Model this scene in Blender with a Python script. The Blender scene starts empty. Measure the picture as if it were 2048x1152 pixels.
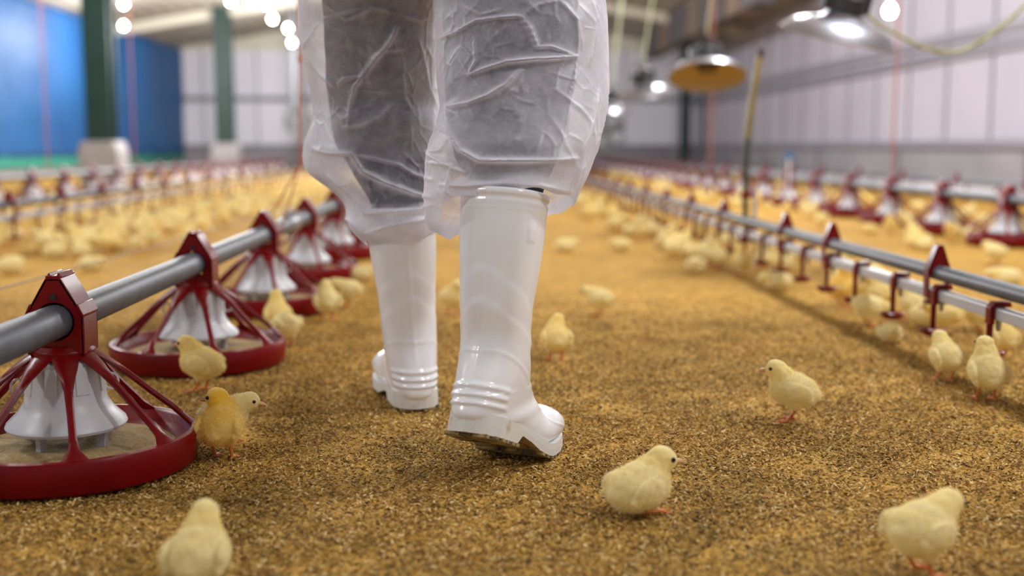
import bpy, bmesh, math, random
import numpy as np
from mathutils import Vector, Matrix, noise

# ------------------------------------------------------------------ camera, light, exposure
C = bpy.context.scene
COL = C.collection
R = math.radians
F = 2300.0
PITCH = math.atan(282 / F); YAW = math.atan(76 / F * math.cos(PITCH)); H = 0.45
cam_data = bpy.data.cameras.new('camera'); cam = bpy.data.objects.new('camera', cam_data); COL.objects.link(cam)
cam.location = (0, 0, H); cam.rotation_euler = (math.pi / 2 - PITCH, 0, -YAW)
cam_data.sensor_width = 36; cam_data.lens = 36 * F / 2048; cam_data.clip_start = 0.05; cam_data.clip_end = 100
cam_data.dof.use_dof = True; cam_data.dof.focus_distance = 1.66; cam_data.dof.aperture_fstop = 2.1
C.camera = cam
C.view_settings.view_transform = 'Standard'; C.view_settings.look = 'None'
C.view_settings.gamma = 1; C.view_settings.use_curve_mapping = False
C.view_settings.exposure = 0.40
C.cycles.use_denoising = True
C.cycles.max_bounces = 8; C.cycles.transparent_max_bounces = 12; C.cycles.sample_clamp_indirect = 6
world = bpy.data.worlds.new('world'); C.world = world; world.use_nodes = True
world.node_tree.nodes['Background'].inputs[0].default_value = (0.78, 0.84, 1.0, 1)
world.node_tree.nodes['Background'].inputs[1].default_value = 0.34
BULB_W = 30.0        # near rows
BULB_FAR = 60.0
RT = Vector((math.cos(YAW), -math.sin(YAW), 0))
FW = Vector((math.sin(YAW) * math.cos(PITCH), math.cos(YAW) * math.cos(PITCH), -math.sin(PITCH)))
UP = Vector((math.sin(YAW) * math.sin(PITCH), math.cos(YAW) * math.sin(PITCH), math.cos(PITCH)))
def ray(px, py): return FW + RT * ((px - 1024) / F) + UP * ((576 - py) / F)
def G(px, py, z=0.0):                      # measured point on a level at height z
    d = ray(px, py); k = (z - H) / d.z
    return Vector((d.x * k, d.y * k, z))
def P(px, py, y):                          # measured point at distance y down the hall
    d = ray(px, py); k = y / d.y
    return Vector((d.x * k, y, H + d.z * k))
def proj(pts):                             # (n,3) array to measured coordinates
    q = pts - np.array((0, 0, H)); dz = q @ np.array(FW)
    return np.stack([1024 + F * (q @ np.array(RT)) / dz, 576 - F * (q @ np.array(UP)) / dz], 1)

# the hall's hanging bulbs, plus an unseen right row added for light: (x, y, z, watts)
BULBS = []
for q, yy in (((530, 6), 15.3), ((545, 36), 17.0), ((576, 55), 18.8), ((584, 84), 21.6), ((462, 0), 14.6), ((500, 2), 14.2)): BULBS.append((*P(*q, yy), BULB_FAR * 1.15))
for q, yy in (((247, 50), 18.0), ((247, 6), 15.6)): BULBS.append((*P(*q, yy), 7.0))
for y in (0.5, 3.4, 6.4, 9.4, 12.4): BULBS.append((-3.2, y, 2.45, BULB_W * (.4 if y < 1 else 1)))
for y in (0.2, 2.2, 4.4, 7.4, 10.6, 13.4): BULBS.append((1.9, y, 2.5, BULB_W * (.2 if y < 1 else .85 if y < 3 else 1.3)))  # unseen row added to light the near hall from the right
BULBS.append((*P(1780, 18, 8.5), 0.3))

# ------------------------------------------------------------------ materials
def mat(name, col, rough=0.5, metal=0.0, bump=None, var=None, spec=0.5, sss=0.0, coat=0.0, sheen=0.0):
    m = bpy.data.materials.new(name); m.use_nodes = True
    nt = m.node_tree; b = nt.nodes['Principled BSDF']
    b.inputs['Base Color'].default_value = (*col, 1); b.inputs['Roughness'].default_value = rough
    b.inputs['Metallic'].default_value = metal; b.inputs['Specular IOR Level'].default_value = spec
    b.inputs['Coat Weight'].default_value = coat; b.inputs['Coat Roughness'].default_value = 0.15
    if sss: b.inputs['Subsurface Weight'].default_value = sss; b.inputs['Subsurface Scale'].default_value = 0.01
    if sheen: b.inputs['Sheen Weight'].default_value = sheen
    tc = nt.nodes.new('ShaderNodeTexCoord')
    if var:                                # (scale, second colour, low, high)
        n = nt.nodes.new('ShaderNodeTexNoise'); n.inputs['Scale'].default_value = var[0]; n.inputs['Detail'].default_value = 6
        r = nt.nodes.new('ShaderNodeValToRGB'); r.color_ramp.elements[0].position = var[2]; r.color_ramp.elements[1].position = var[3]
        r.color_ramp.elements[0].color = (*col, 1); r.color_ramp.elements[1].color = (*var[1], 1)
        nt.links.new(tc.outputs['Object'], n.inputs['Vector']); nt.links.new(n.outputs['Fac'], r.inputs[0])
        nt.links.new(r.outputs[0], b.inputs['Base Color'])
    if bump:                               # (scale, strength, distance)
        n = nt.nodes.new('ShaderNodeTexNoise'); n.inputs['Scale'].default_value = bump[0]; n.inputs['Detail'].default_value = 5
        bp = nt.nodes.new('ShaderNodeBump'); bp.inputs['Strength'].default_value = bump[1]; bp.inputs['Distance'].default_value = bump[2]
        nt.links.new(tc.outputs['Object'], n.inputs['Vector']); nt.links.new(n.outputs['Fac'], bp.inputs['Height'])
        nt.links.new(bp.outputs[0], b.inputs['Normal'])
    return m

M = {}
M['red'] = mat('red_plastic', (0.145, 0.0004, 0.002), 0.33, spec=.24, bump=(160, 0.10, 0.002), var=(9, (0.21, 0.0008, 0.004), 0.4, 0.75))
M['white_plastic'] = mat('white_plastic', (0.60, 0.61, 0.65), 0.38, sss=0.05)
M['pipe'] = mat('galvanised_pipe', (0.060, 0.070, 0.092), 0.48, 0.0, var=(30, (0.085, 0.097, 0.122), 0.4, 0.7), bump=(220, 0.15, 0.001))
M['water_pipe'] = mat('pale_water_pipe', (0.45, 0.45, 0.50), 0.4)
M['steel'] = mat('dull_steel', (0.35, 0.36, 0.38), 0.35, 0.8)
M['silver'] = mat('polished_reflector', (0.36, 0.36, 0.42), 0.32, 0.9)
M['black'] = mat('black_housing', (0.012, 0.012, 0.014), 0.5)
M['brown_dark'] = mat('dark_brown_ceramic', (0.05, 0.02, 0.02), 0.4)
M['rope'] = mat('greenish_rope', (0.30, 0.29, 0.12), 0.8, bump=(300, 0.5, 0.002))
M['rope_pale'] = mat('pale_green_rope', (0.40, 0.42, 0.25), 0.8)
M['cord_red'] = mat('orange_red_cord', (0.42, 0.10, 0.04), 0.7)
M['wire'] = mat('dark_wire', (0.06, 0.06, 0.055), 0.5, 0.4)
M['green_steel'] = mat('green_painted_steel', (0.002, 0.020, 0.014), 0.5, var=(3, (0.003, 0.030, 0.021), 0.4, 0.7))
M['concrete'] = mat('concrete', (0.24, 0.225, 0.235), 0.85, var=(5, (0.33, 0.31, 0.31), 0.35, 0.7), bump=(40, 0.3, 0.01))
M['grey_wall'] = mat('grey_lower_wall', (0.22, 0.21, 0.24), 0.7, var=(1.3, (0.29, 0.275, 0.30), 0.35, 0.7))
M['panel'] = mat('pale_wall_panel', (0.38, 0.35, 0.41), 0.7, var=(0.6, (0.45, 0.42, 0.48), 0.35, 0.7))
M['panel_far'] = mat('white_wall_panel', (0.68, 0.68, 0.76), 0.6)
M['cream'] = mat('cream_gable', (0.62, 0.58, 0.47), 0.6)
M['channel'] = mat('grey_channel', (0.24, 0.225, 0.26), 0.5, 0.2)
M['seam'] = mat('dark_seam', (0.16, 0.15, 0.18), 0.6)
M['ceiling'] = mat('ceiling_sheet', (0.26, 0.235, 0.20), 0.6, var=(0.8, (0.36, 0.33, 0.28), 0.35, 0.7))
M['tarp'] = mat('blue_tarpaulin', (0.0005, 0.058, 0.20), 0.55, var=(0.5, (0.0005, 0.088, 0.27), 0.35, 0.7), bump=(2.2, 0.5, 0.05), spec=.35)
M['green_strip'] = mat('green_sheet', (0.01, 0.22, 0.17), 0.6)
M['baffle'] = mat('grey_brown_baffle', (0.085, 0.078, 0.085), 0.8)
M['baffle2'] = mat('brown_baffle', (0.17, 0.12, 0.09), 0.8)
M['fan'] = mat('fan_grey', (0.20, 0.21, 0.225), 0.5, 0.3)
M['blue'] = mat('blue_tag', (0.01, 0.13, 0.32), 0.5)
M['navy'] = mat('navy_trousers', (0.020, 0.025, 0.050), 0.9, bump=(12, 0.2, 0.02))
M['beak'] = mat('chick_beak', (0.64, 0.34, 0.15), 0.45)
M['leg'] = mat('chick_leg', (0.62, 0.20, 0.045), 0.55, sss=0.2)
M['eye'] = mat('chick_eye', (0.004, 0.004, 0.005), 0.08)
M['tube'] = mat('yellow_green_tube', (0.26, 0.19, 0.04), 0.4, var=(9, (0.15, 0.13, 0.03), 0.4, 0.62))
M['tube_green'] = mat('dark_green_tube', (0.035, 0.050, 0.022), 0.5)
M['feed'] = mat('feed_meal', (0.33, 0.23, 0.10), 0.95, var=(160, (0.46, 0.34, 0.17), 0.35, 0.7), bump=(260, 0.8, 0.004))

def reflector_inside():
    m = mat('tan_floor_reflection', (0.36, 0.27, 0.15), 0.55, 0.0); return m  # tan puts the floor's reflection into the lining colour
M['floor_reflection'] = reflector_inside()

def glow(name, col, s):
    m = bpy.data.materials.new(name); m.use_nodes = True; nt = m.node_tree; nt.nodes.clear()
    e = nt.nodes.new('ShaderNodeEmission'); e.inputs[0].default_value = (*col, 1); e.inputs[1].default_value = s
    o = nt.nodes.new('ShaderNodeOutputMaterial'); nt.links.new(e.outputs[0], o.inputs[0]); return m
M['bulb'] = glow('lit_bulb', (1.0, 0.97, 0.92), 45)

def husk_mat():
    m = mat('rice_husk', (0.4, 0.25, 0.09), 0.75, spec=0.3); nt = m.node_tree; b = nt.nodes['Principled BSDF']
    g = nt.nodes.new('ShaderNodeNewGeometry'); r = nt.nodes.new('ShaderNodeValToRGB')
    cr = r.color_ramp; cr.elements[0].position = 0; cr.elements[0].color = (0.10, 0.050, 0.009, 1)
    cr.elements[1].position = 1; cr.elements[1].color = (0.92, 0.72, 0.36, 1)
    e = cr.elements.new(0.25); e.color = (0.28, 0.150, 0.030, 1)
    e = cr.elements.new(0.6); e.color = (0.52, 0.300, 0.066, 1)
    e = cr.elements.new(0.85); e.color = (0.68, 0.430, 0.118, 1)
    nt.links.new(g.outputs['Random Per Island'], r.inputs[0])
    tc = nt.nodes.new('ShaderNodeTexCoord'); n = nt.nodes.new('ShaderNodeTexNoise'); n.inputs['Scale'].default_value = 5
    n.inputs['Detail'].default_value = 4
    nt.links.new(tc.outputs['Object'], n.inputs['Vector'])
    r2 = nt.nodes.new('ShaderNodeValToRGB'); r2.color_ramp.elements[0].position = .35; r2.color_ramp.elements[1].position = .6
    r2.color_ramp.elements[0].color = (.72, .74, .72, 1); r2.color_ramp.elements[1].color = (1, 1, 1, 1)
    nt.links.new(n.outputs['Fac'], r2.inputs[0])
    mx = nt.nodes.new('ShaderNodeMix'); mx.data_type = 'RGBA'; mx.blend_type = 'MULTIPLY'; mx.inputs[0].default_value = 1
    nt.links.new(r.outputs[0], mx.inputs[6]); nt.links.new(r2.outputs[0], mx.inputs[7])
    nt.links.new(mx.outputs[2], b.inputs['Base Color']); return m
M['husk'] = husk_mat()

def litter_mat():
    m = mat('rice_husk_floor', (0.4, 0.25, 0.09), 0.9, spec=0.2); nt = m.node_tree; b = nt.nodes['Principled BSDF']
    tc = nt.nodes.new('ShaderNodeTexCoord')
    def noi(s, d=5):
        n = nt.nodes.new('ShaderNodeTexNoise'); n.inputs['Scale'].default_value = s; n.inputs['Detail'].default_value = d
        nt.links.new(tc.outputs['Object'], n.inputs['Vector']); return n
    fine = noi(190, 3); mid = noi(14, 4); big = noi(1.6, 4)
    r = nt.nodes.new('ShaderNodeValToRGB'); cr = r.color_ramp
    cr.elements[0].position = .3; cr.elements[0].color = (0.35, 0.185, 0.028, 1)
    cr.elements[1].position = .7; cr.elements[1].color = (0.72, 0.418, 0.078, 1)
    nt.links.new(fine.outputs['Fac'], r.inputs[0])
    cur = r.outputs[0]
    for n, lo in ((mid, .78), (big, .76)):
        r2 = nt.nodes.new('ShaderNodeValToRGB'); r2.color_ramp.elements[0].position = .35; r2.color_ramp.elements[1].position = .6
        r2.color_ramp.elements[0].color = (lo, lo, lo * .95, 1); r2.color_ramp.elements[1].color = (1, 1, 1, 1)
        nt.links.new(n.outputs['Fac'], r2.inputs[0])
        mx = nt.nodes.new('ShaderNodeMix'); mx.data_type = 'RGBA'; mx.blend_type = 'MULTIPLY'; mx.inputs[0].default_value = 1
        nt.links.new(cur, mx.inputs[6]); nt.links.new(r2.outputs[0], mx.inputs[7]); cur = mx.outputs[2]
    nt.links.new(cur, b.inputs['Base Color'])
    bp = nt.nodes.new('ShaderNodeBump'); bp.inputs['Strength'].default_value = .7; bp.inputs['Distance'].default_value = .006
    nt.links.new(fine.outputs['Fac'], bp.inputs['Height']); nt.links.new(bp.outputs[0], b.inputs['Normal'])
    return m
M['litter'] = litter_mat()

def chick_mat():
    m = mat('chick_down', (0.8, 0.7, 0.4), 0.9, spec=0.1, sheen=0.25); nt = m.node_tree; b = nt.nodes['Principled BSDF']
    a = nt.nodes.new('ShaderNodeAttribute'); a.attribute_name = 'tint'
    oi = nt.nodes.new('ShaderNodeObjectInfo')
    ad = nt.nodes.new('ShaderNodeMath'); ad.operation = 'MULTIPLY_ADD'; ad.inputs[1].default_value = 0.34; 
    sx = nt.nodes.new('ShaderNodeSeparateColor'); nt.links.new(oi.outputs['Color'], sx.inputs[0]); ad.inputs[1].default_value = 1.0; nt.links.new(sx.outputs[0], ad.inputs[0]); nt.links.new(a.outputs['Fac'], ad.inputs[2])
    r = nt.nodes.new('ShaderNodeValToRGB'); cr = r.color_ramp
    cr.elements[0].position = .1; cr.elements[0].color = (0.92, 0.82, 0.47, 1)
    cr.elements[1].position = 1.0; cr.elements[1].color = (0.90, 0.56, 0.035, 1)
    e = cr.elements.new(.5); e.color = (0.93, 0.76, 0.30, 1)
    nt.links.new(ad.outputs[0], r.inputs[0]); nt.links.new(r.outputs[0], b.inputs['Base Color'])
    tr = nt.nodes.new('ShaderNodeBsdfTranslucent'); nt.links.new(r.outputs[0], tr.inputs[0])
    mx = nt.nodes.new('ShaderNodeMixShader'); mx.inputs[0].default_value = .3
    out = nt.nodes['Material Output']
    nt.links.new(b.outputs[0], mx.inputs[1]); nt.links.new(tr.outputs[0], mx.inputs[2]); nt.links.new(mx.outputs[0], out.inputs[0])
    return m
M['down'] = chick_mat()

def boot_mat():
    m = mat('white_rubber', (0.86, 0.875, 0.92), 0.22, coat=0.4, sss=0.08, bump=(45, 0.05, 0.002)); nt = m.node_tree; b = nt.nodes['Principled BSDF']
    # muddy flecks low down on the foot
    tc = nt.nodes.new('ShaderNodeTexCoord'); n = nt.nodes.new('ShaderNodeTexNoise'); n.inputs['Scale'].default_value = 60; n.inputs['Detail'].default_value = 6
    sp = nt.nodes.new('ShaderNodeSeparateXYZ'); nt.links.new(tc.outputs['Object'], sp.inputs[0]); nt.links.new(tc.outputs['Object'], n.inputs['Vector'])
    mr = nt.nodes.new('ShaderNodeMapRange'); mr.inputs[1].default_value = 0.10; mr.inputs[2].default_value = 0.0; mr.inputs[3].default_value = 0; mr.inputs[4].default_value = .16
    nt.links.new(sp.outputs[2], mr.inputs[0])
    ad = nt.nodes.new('ShaderNodeMath'); ad.operation = 'ADD'; nt.links.new(n.outputs['Fac'], ad.inputs[0]); nt.links.new(mr.outputs[0], ad.inputs[1])
    r = nt.nodes.new('ShaderNodeValToRGB'); r.color_ramp.elements[0].position = .79; r.color_ramp.elements[1].position = .87
    r.color_ramp.elements[0].color = (0.86, 0.875, 0.92, 1); r.color_ramp.elements[1].color = (0.52, 0.42, 0.26, 1)
    nt.links.new(ad.outputs[0], r.inputs[0]); nt.links.new(r.outputs[0], b.inputs['Base Color'])
    return m
M['boot'] = boot_mat()
M['sole'] = mat('soiled_white_sole', (0.66, 0.65, 0.62), 0.5, var=(45, (0.46, 0.38, 0.24), 0.60, 0.74))
M['tread'] = mat('dirty_tread', (0.40, 0.30, 0.13), 0.8, var=(50, (0.10, 0.075, 0.035), 0.42, 0.62))

def fabric_mat():
    m = bpy.data.materials.new('thin_nonwoven_fabric'); m.use_nodes = True; nt = m.node_tree; nt.nodes.clear()
    N = nt.nodes.new; L = nt.links.new
    out = N('ShaderNodeOutputMaterial')
    df = N('ShaderNodeBsdfDiffuse'); df.inputs[0].default_value = (0.90, 0.90, 1.0, 1)
    tl = N('ShaderNodeBsdfTranslucent'); tl.inputs[0].default_value = (0.86, 0.88, 1.0, 1)
    gl = N('ShaderNodeBsdfGlossy'); gl.inputs[0].default_value = (1, 1, 1, 1); gl.inputs[1].default_value = .42
    tp = N('ShaderNodeBsdfTransparent'); tp.inputs[0].default_value = (1, 1, 1, 1)
    m1 = N('ShaderNodeMixShader'); m1.inputs[0].default_value = .42; L(df.outputs[0], m1.inputs[1]); L(tl.outputs[0], m1.inputs[2])
    m2 = N('ShaderNodeMixShader'); m2.inputs[0].default_value = .07; L(m1.outputs[0], m2.inputs[1]); L(gl.outputs[0], m2.inputs[2])
    # opacity grows as the sheet is seen edge-on, and varies with the fibres
    lw = N('ShaderNodeLayerWeight'); lw.inputs[0].default_value = .42
    tc = N('ShaderNodeTexCoord'); n = N('ShaderNodeTexNoise'); n.inputs['Scale'].default_value = 38; n.inputs['Detail'].default_value = 9; n.inputs['Roughness'].default_value = .72
    L(tc.outputs['Object'], n.inputs['Vector'])
    mr = N('ShaderNodeMapRange'); mr.inputs[1].default_value = .32; mr.inputs[2].default_value = .70; mr.inputs[3].default_value = .23; mr.inputs[4].default_value = .46
    L(n.outputs['Fac'], mr.inputs[0])
    ad = N('ShaderNodeMath'); ad.operation = 'MULTIPLY_ADD'; ad.inputs[1].default_value = .75; L(lw.outputs['Facing'], ad.inputs[0]); L(mr.outputs[0], ad.inputs[2]); ad.use_clamp = True
    at = N('ShaderNodeAttribute'); at.attribute_name = 'fold_and_bright'
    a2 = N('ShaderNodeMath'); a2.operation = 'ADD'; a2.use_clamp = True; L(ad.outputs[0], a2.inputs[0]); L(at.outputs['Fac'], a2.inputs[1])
    m3 = N('ShaderNodeMixShader'); L(a2.outputs[0], m3.inputs[0]); L(tp.outputs[0], m3.inputs[1]); L(m2.outputs[0], m3.inputs[2])
    fb = N('ShaderNodeTexNoise'); fb.inputs['Scale'].default_value = 420; fb.inputs['Detail'].default_value = 3; L(tc.outputs['Object'], fb.inputs['Vector'])
    bp = N('ShaderNodeBump'); bp.inputs['Strength'].default_value = .25; bp.inputs['Distance'].default_value = .001; L(fb.outputs['Fac'], bp.inputs['Height'])
    L(bp.outputs[0], df.inputs['Normal']); L(bp.outputs[0], gl.inputs['Normal'])
    L(m3.outputs[0], out.inputs[0]); return m
M['fabric'] = fabric_mat()

# ------------------------------------------------------------------ object helpers
def tag(o, label=None, cat=None, group=None, kind=None):
    if label: o['label'] = label
    if cat: o['category'] = cat
    if group: o['group'] = group
    if kind: o['kind'] = kind
    return o
def empty(name, loc=(0, 0, 0), rz=0, parent=None):
    o = bpy.data.objects.new(name, None); COL.objects.link(o); o.location = loc; o.rotation_euler.z = rz
    o.empty_display_size = .05
    if parent: o.parent = parent
    return o
def copy_tree(o, parent=None):
    c = o.copy(); COL.objects.link(c); c.parent = parent
    for ch in o.children: copy_tree(ch, c)
    return c

class MB:
    def __init__(s): s.v = []; s.f = []; s.mi = []
    def add(s, vs, fs, mi=0):
        b = len(s.v); s.v += [tuple(v) for v in vs]; s.f += [tuple(i + b for i in f) for f in fs]; s.mi += [mi] * len(fs); return s
    def box(s, x0, x1, y0, y1, z0, z1, mi=0):
        vs = [(x, y, z) for z in (z0, z1) for y in (y0, y1) for x in (x0, x1)]
        return s.add(vs, [(0, 2, 3, 1), (4, 5, 7, 6), (0, 1, 5, 4), (2, 6, 7, 3), (0, 4, 6, 2), (1, 3, 7, 5)], mi)
    def lathe(s, prof, n=48, c=(0, 0, 0), closed=False, mi=0, axis='z', cap=True):
        vs = []
        for r, z in prof:
            for i in range(n):
                a = 2 * math.pi * i / n
                p = (r * math.cos(a), r * math.sin(a), z)
                if axis == 'y': p = (p[0], p[2], p[1])
                vs.append((p[0] + c[0], p[1] + c[1], p[2] + c[2]))
        fs = []; m = len(prof)
        for j in range(m if closed else m - 1):
            k = (j + 1) % m
            for i in range(n): fs.append((j * n + i, j * n + (i + 1) % n, k * n + (i + 1) % n, k * n + i))
        if not closed and cap:
            if prof[0][0] > 1e-4: fs.append(tuple(range(n))[::-1])
            if prof[-1][0] > 1e-4: fs.append(tuple((m - 1) * n + i for i in range(n)))
        return s.add(vs, fs, mi)
    def tube(s, pts, rad, n=10, mi=0, flat=1.0):
        pts = [Vector(p) for p in pts]; rad = rad if isinstance(rad, (list, tuple)) else [rad] * len(pts)
        vs = []; u = None
        for i, p in enumerate(pts):
            t = (pts[min(i + 1, len(pts) - 1)] - pts[max(i - 1, 0)]).normalized()
            if u is None: u = t.orthogonal().normalized()
            u = (u - t * u.dot(t)).normalized(); w = t.cross(u)
            for k in range(n):
                a = 2 * math.pi * k / n; vs.append(p + (u * math.cos(a) + w * math.sin(a) * flat) * rad[i])
        fs = []
        for j in range(len(pts) - 1):
            for i in range(n): fs.append((j * n + i, j * n + (i + 1) % n, (j + 1) * n + (i + 1) % n, (j + 1) * n + i))
        fs.append(tuple(range(n))[::-1]); fs.append(tuple((len(pts) - 1) * n + i for i in range(n)))
        return s.add(vs, fs, mi)
    def prism(s, poly, d0, d1, axis='y', mi=0):   # poly in the plane across the axis
        n = len(poly)
        def q(p, d): return {'y': (p[0], d, p[1]), 'x': (d, p[0], p[1]), 'z': (p[0], p[1], d)}[axis]
        vs = [q(p, d0) for p in poly] + [q(p, d1) for p in poly]
        fs = [tuple(range(n)), tuple(range(2 * n - 1, n - 1, -1))] + [(i, i + n, (i + 1) % n + n, (i + 1) % n) for i in range(n)]
        return s.add(vs, fs, mi)
    def build(s, name, mats, parent=None, loc=(0, 0, 0), smooth=True, bevel=0, fix=True):
        me = bpy.data.meshes.new(name); me.from_pydata(s.v, [], s.f)
        if not isinstance(mats, (list, tuple)): mats = [mats]
        for m in mats: me.materials.append(m)
        if len(mats) > 1: me.polygons.foreach_set('material_index', s.mi)
        if fix:
            bm = bmesh.new(); bm.from_mesh(me); bmesh.ops.recalc_face_normals(bm, faces=bm.faces); bm.to_mesh(me); bm.free()
        o = bpy.data.objects.new(name, me); COL.objects.link(o); o.location = loc; o.parent = parent
        if bevel:
            b = o.modifiers.new('bevel', 'BEVEL'); b.width = bevel; b.segments = 2; b.limit_method = 'ANGLE'; b.angle_limit = R(35)
        if smooth:
            me.polygons.foreach_set('use_smooth', [True] * len(me.polygons))
            try: me.set_sharp_from_angle(angle=R(38))
            except Exception: pass
        me.update(); return o

def mesh_np(name, V, Q, mats, parent=None, smooth=True, attr=None):
    me = bpy.data.meshes.new(name); V = np.asarray(V, np.float32); Q = np.asarray(Q, np.int32); k = Q.shape[1]
    me.vertices.add(len(V)); me.vertices.foreach_set('co', V.ravel())
    me.loops.add(Q.size); me.loops.foreach_set('vertex_index', Q.ravel())
    me.polygons.add(len(Q)); me.polygons.foreach_set('loop_start', np.arange(0, Q.size, k, dtype=np.int32))
    me.polygons.foreach_set('loop_total', np.full(len(Q), k, np.int32))
    me.polygons.foreach_set('use_smooth', np.full(len(Q), smooth))
    for m in (mats if isinstance(mats, (list, tuple)) else [mats]): me.materials.append(m)
    if attr is not None:
        a = me.attributes.new(attr[0], 'FLOAT', 'POINT'); a.data.foreach_set('value', np.asarray(attr[1], np.float32))
    me.update(calc_edges=True); me.validate()
    o = bpy.data.objects.new(name, me); COL.objects.link(o); o.parent = parent; return o

# ------------------------------------------------------------------ the hall
XL, XR, YE, YB, ZE = -6.35, 4.9, 25.6, -3.0, 2.56
XRIDGE, ZRIDGE = -0.7, 3.55
def roof_z(x): return ZE + (ZRIDGE - ZE) * ((x - XL) / (XRIDGE - XL) if x < XRIDGE else (XR - x) / (XR - XRIDGE))

def build_floor():
    xs = np.concatenate([np.linspace(XL, -1.6, 12), np.linspace(-1.5, 1.7, 130), np.linspace(1.8, XR, 10)])
    ys = np.concatenate([np.linspace(YB, .6, 8), np.linspace(.65, 3.6, 130), np.linspace(3.8, YE, 30)])
    X, Y = np.meshgrid(xs, ys); V = []
    for x, y in zip(X.ravel(), Y.ravel()):
        V.append((x, y, -0.004 + 0.0035 * noise.noise((x * 7, y * 7, 0)) + .0015 * noise.noise((x * 23, y * 23, 3))))
    nx, ny = len(xs), len(ys)
    Q = [(j * nx + i, j * nx + i + 1, (j + 1) * nx + i + 1, (j + 1) * nx + i) for j in range(ny - 1) for i in range(nx - 1)]
    o = mesh_np('floor', V, Q, M['litter']); tag(o, kind='structure')
build_floor()

def build_husks():
    rs = np.random.RandomState(4); n = 250000
    y = .85 + 2.1 * rs.rand(n) ** 1.1 + np.abs(rs.randn(n)) * .5 * (rs.rand(n) < .45)
    half = .47 * y + .12
    x = .035 * y + (rs.rand(n) * 2 - 1) * half
    L = .0042 * (.6 + .6 * rs.rand(n)); W = L * (.30 + .14 * rs.rand(n)); Hh = W * (.5 + .4 * rs.rand(n))
    yaw = rs.rand(n) * 2 * math.pi; til = (rs.rand(n) - .5) * 1.25; roll = (rs.rand(n) - .5) * 2.2
    base = np.array([(-1, 0, 0), (1, 0, 0), (0, 1, -.2), (0, -1, -.2), (-.1, 0, 1.)])
    v = np.stack([base[None, :, 0] * L[:, None], base[None, :, 1] * W[:, None], base[None, :, 2] * Hh[:, None]], 2)
    def rot(v, a, i, j):
        c, s = np.cos(a)[:, None], np.sin(a)[:, None]; p, q = v[:, :, i].copy(), v[:, :, j].copy()
        v[:, :, i] = c * p - s * q; v[:, :, j] = s * p + c * q
    rot(v, roll, 1, 2); rot(v, til, 0, 2); rot(v, yaw, 0, 1)
    z = -.0045 + .0035 * np.sin(x * 31 + 3 * np.sin(y * 17)) * .4 + .0055 * rs.rand(n)
    v += np.stack([x, y, z], 1)[:, None, :]
    t = np.array([(0, 2, 4), (2, 1, 4), (1, 3, 4), (3, 0, 4)])
    Q = (t[None] + (np.arange(n) * 5)[:, None, None]).reshape(-1, 3)
    o = mesh_np('rice_husks', v.reshape(-1, 3), Q, M['husk'], smooth=False)
    tag(o, 'golden brown rice husks strewn loosely over the nearer floor', 'litter', kind='stuff')
build_husks()

def struct(name, mb, m, **k): o = mb.build(name, m, **k); tag(o, kind='structure'); return o
# right wall: grey lower part, ribbed pale panels above, ledge and two channels
mb = MB().box(XR, XR + .2, YB, YE, 0, ZE)
mb.box(XR - .03, XR, YB, YE, 0, .44, 1)
y = YB + .2
while y < YE:
    mb.box(XR - .012, XR + .01, y, y + .03, .52, ZE, 2); y += 1.05
y = YB + .6
while y < YE:
    mb.box(XR - .05, XR, y, y + .06, 0, .44, 2); y += 3.1
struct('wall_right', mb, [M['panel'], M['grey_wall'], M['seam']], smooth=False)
struct('trim_1', MB().box(XR - .09, XR, YB, YE, .44, .52), M['channel'], smooth=False)
mb = MB().box(XR - .07, XR, YB, YE, 1.50, 1.60).box(XR - .05, XR, YB, YE, 1.41, 1.44).box(XR - .07, XR, YB, YE, 1.33, 1.38)
struct('trim_2', mb, M['channel'], smooth=False)
# left wall
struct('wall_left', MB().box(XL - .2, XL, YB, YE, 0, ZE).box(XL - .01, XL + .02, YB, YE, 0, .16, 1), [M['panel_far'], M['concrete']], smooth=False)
# end wall with panel joints and the gable
mb = MB().box(XL - .2, XR + .2, YE, YE + .2, 0, ZE)
mb.box(XL, XR, YE - .04, YE, 0, .42, 1)
for x in np.arange(XL + .45, XR, 1.15): mb.box(x, x + .03, YE - .012, YE + .01, .42, ZE, 2)
mb.box(XL, XR, YE - .05, YE, .42, .50, 2).box(XL, XR, YE - .05, YE, 1.44, 1.54, 2)
mb.prism([(XL - .2, ZE), (XR + .2, ZE), (XRIDGE, ZRIDGE + .1)], YE, YE + .2, 'y', 3)
mb.box(XL, XR, YE - .15, YE, ZE - .02, ZE + .10, 3)
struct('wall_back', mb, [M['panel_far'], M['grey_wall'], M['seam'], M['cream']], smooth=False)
# ceiling: two ribbed slopes
def build_ceiling():
    prof = []; x = XL - .2
    while x < XR + .2:
        for dx, dz in ((0, 0), (.12, 0), (.15, .035), (.21, .035)): prof.append((x + dx, roof_z(min(max(x + dx, XL), XR)) + dz))
        x += .24
    V = [(x, YB, z) for x, z in prof] + [(x, YE + .1, z) for x, z in prof] + [(x, YB, z + .1) for x, z in prof] + [(x, YE + .1, z + .1) for x, z in prof]
    n = len(prof); Q = [(i, i + 1, n + i + 1, n + i) for i in range(n - 1)] + [(2 * n + i, 3 * n + i, 3 * n + i + 1, 2 * n + i + 1) for i in range(n - 1)]
    tag(mesh_np('ceiling', V, Q, M['ceiling'], smooth=False), kind='structure')
build_ceiling()
for k, y in enumerate((7.0, 13.9, 20.9)):
    mb = MB()
    for x0, x1 in ((XL, XRIDGE), (XRIDGE, XR)):
        mb.prism([(x0, roof_z(x0) - .16), (x1, roof_z(x1) - .16), (x1, roof_z(x1) - .01), (x0, roof_z(x0) - .01)], y - .06, y + .06, 'y')
    struct('trim_%d' % (3 + k), mb, M['cream'], smooth=False)

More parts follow.
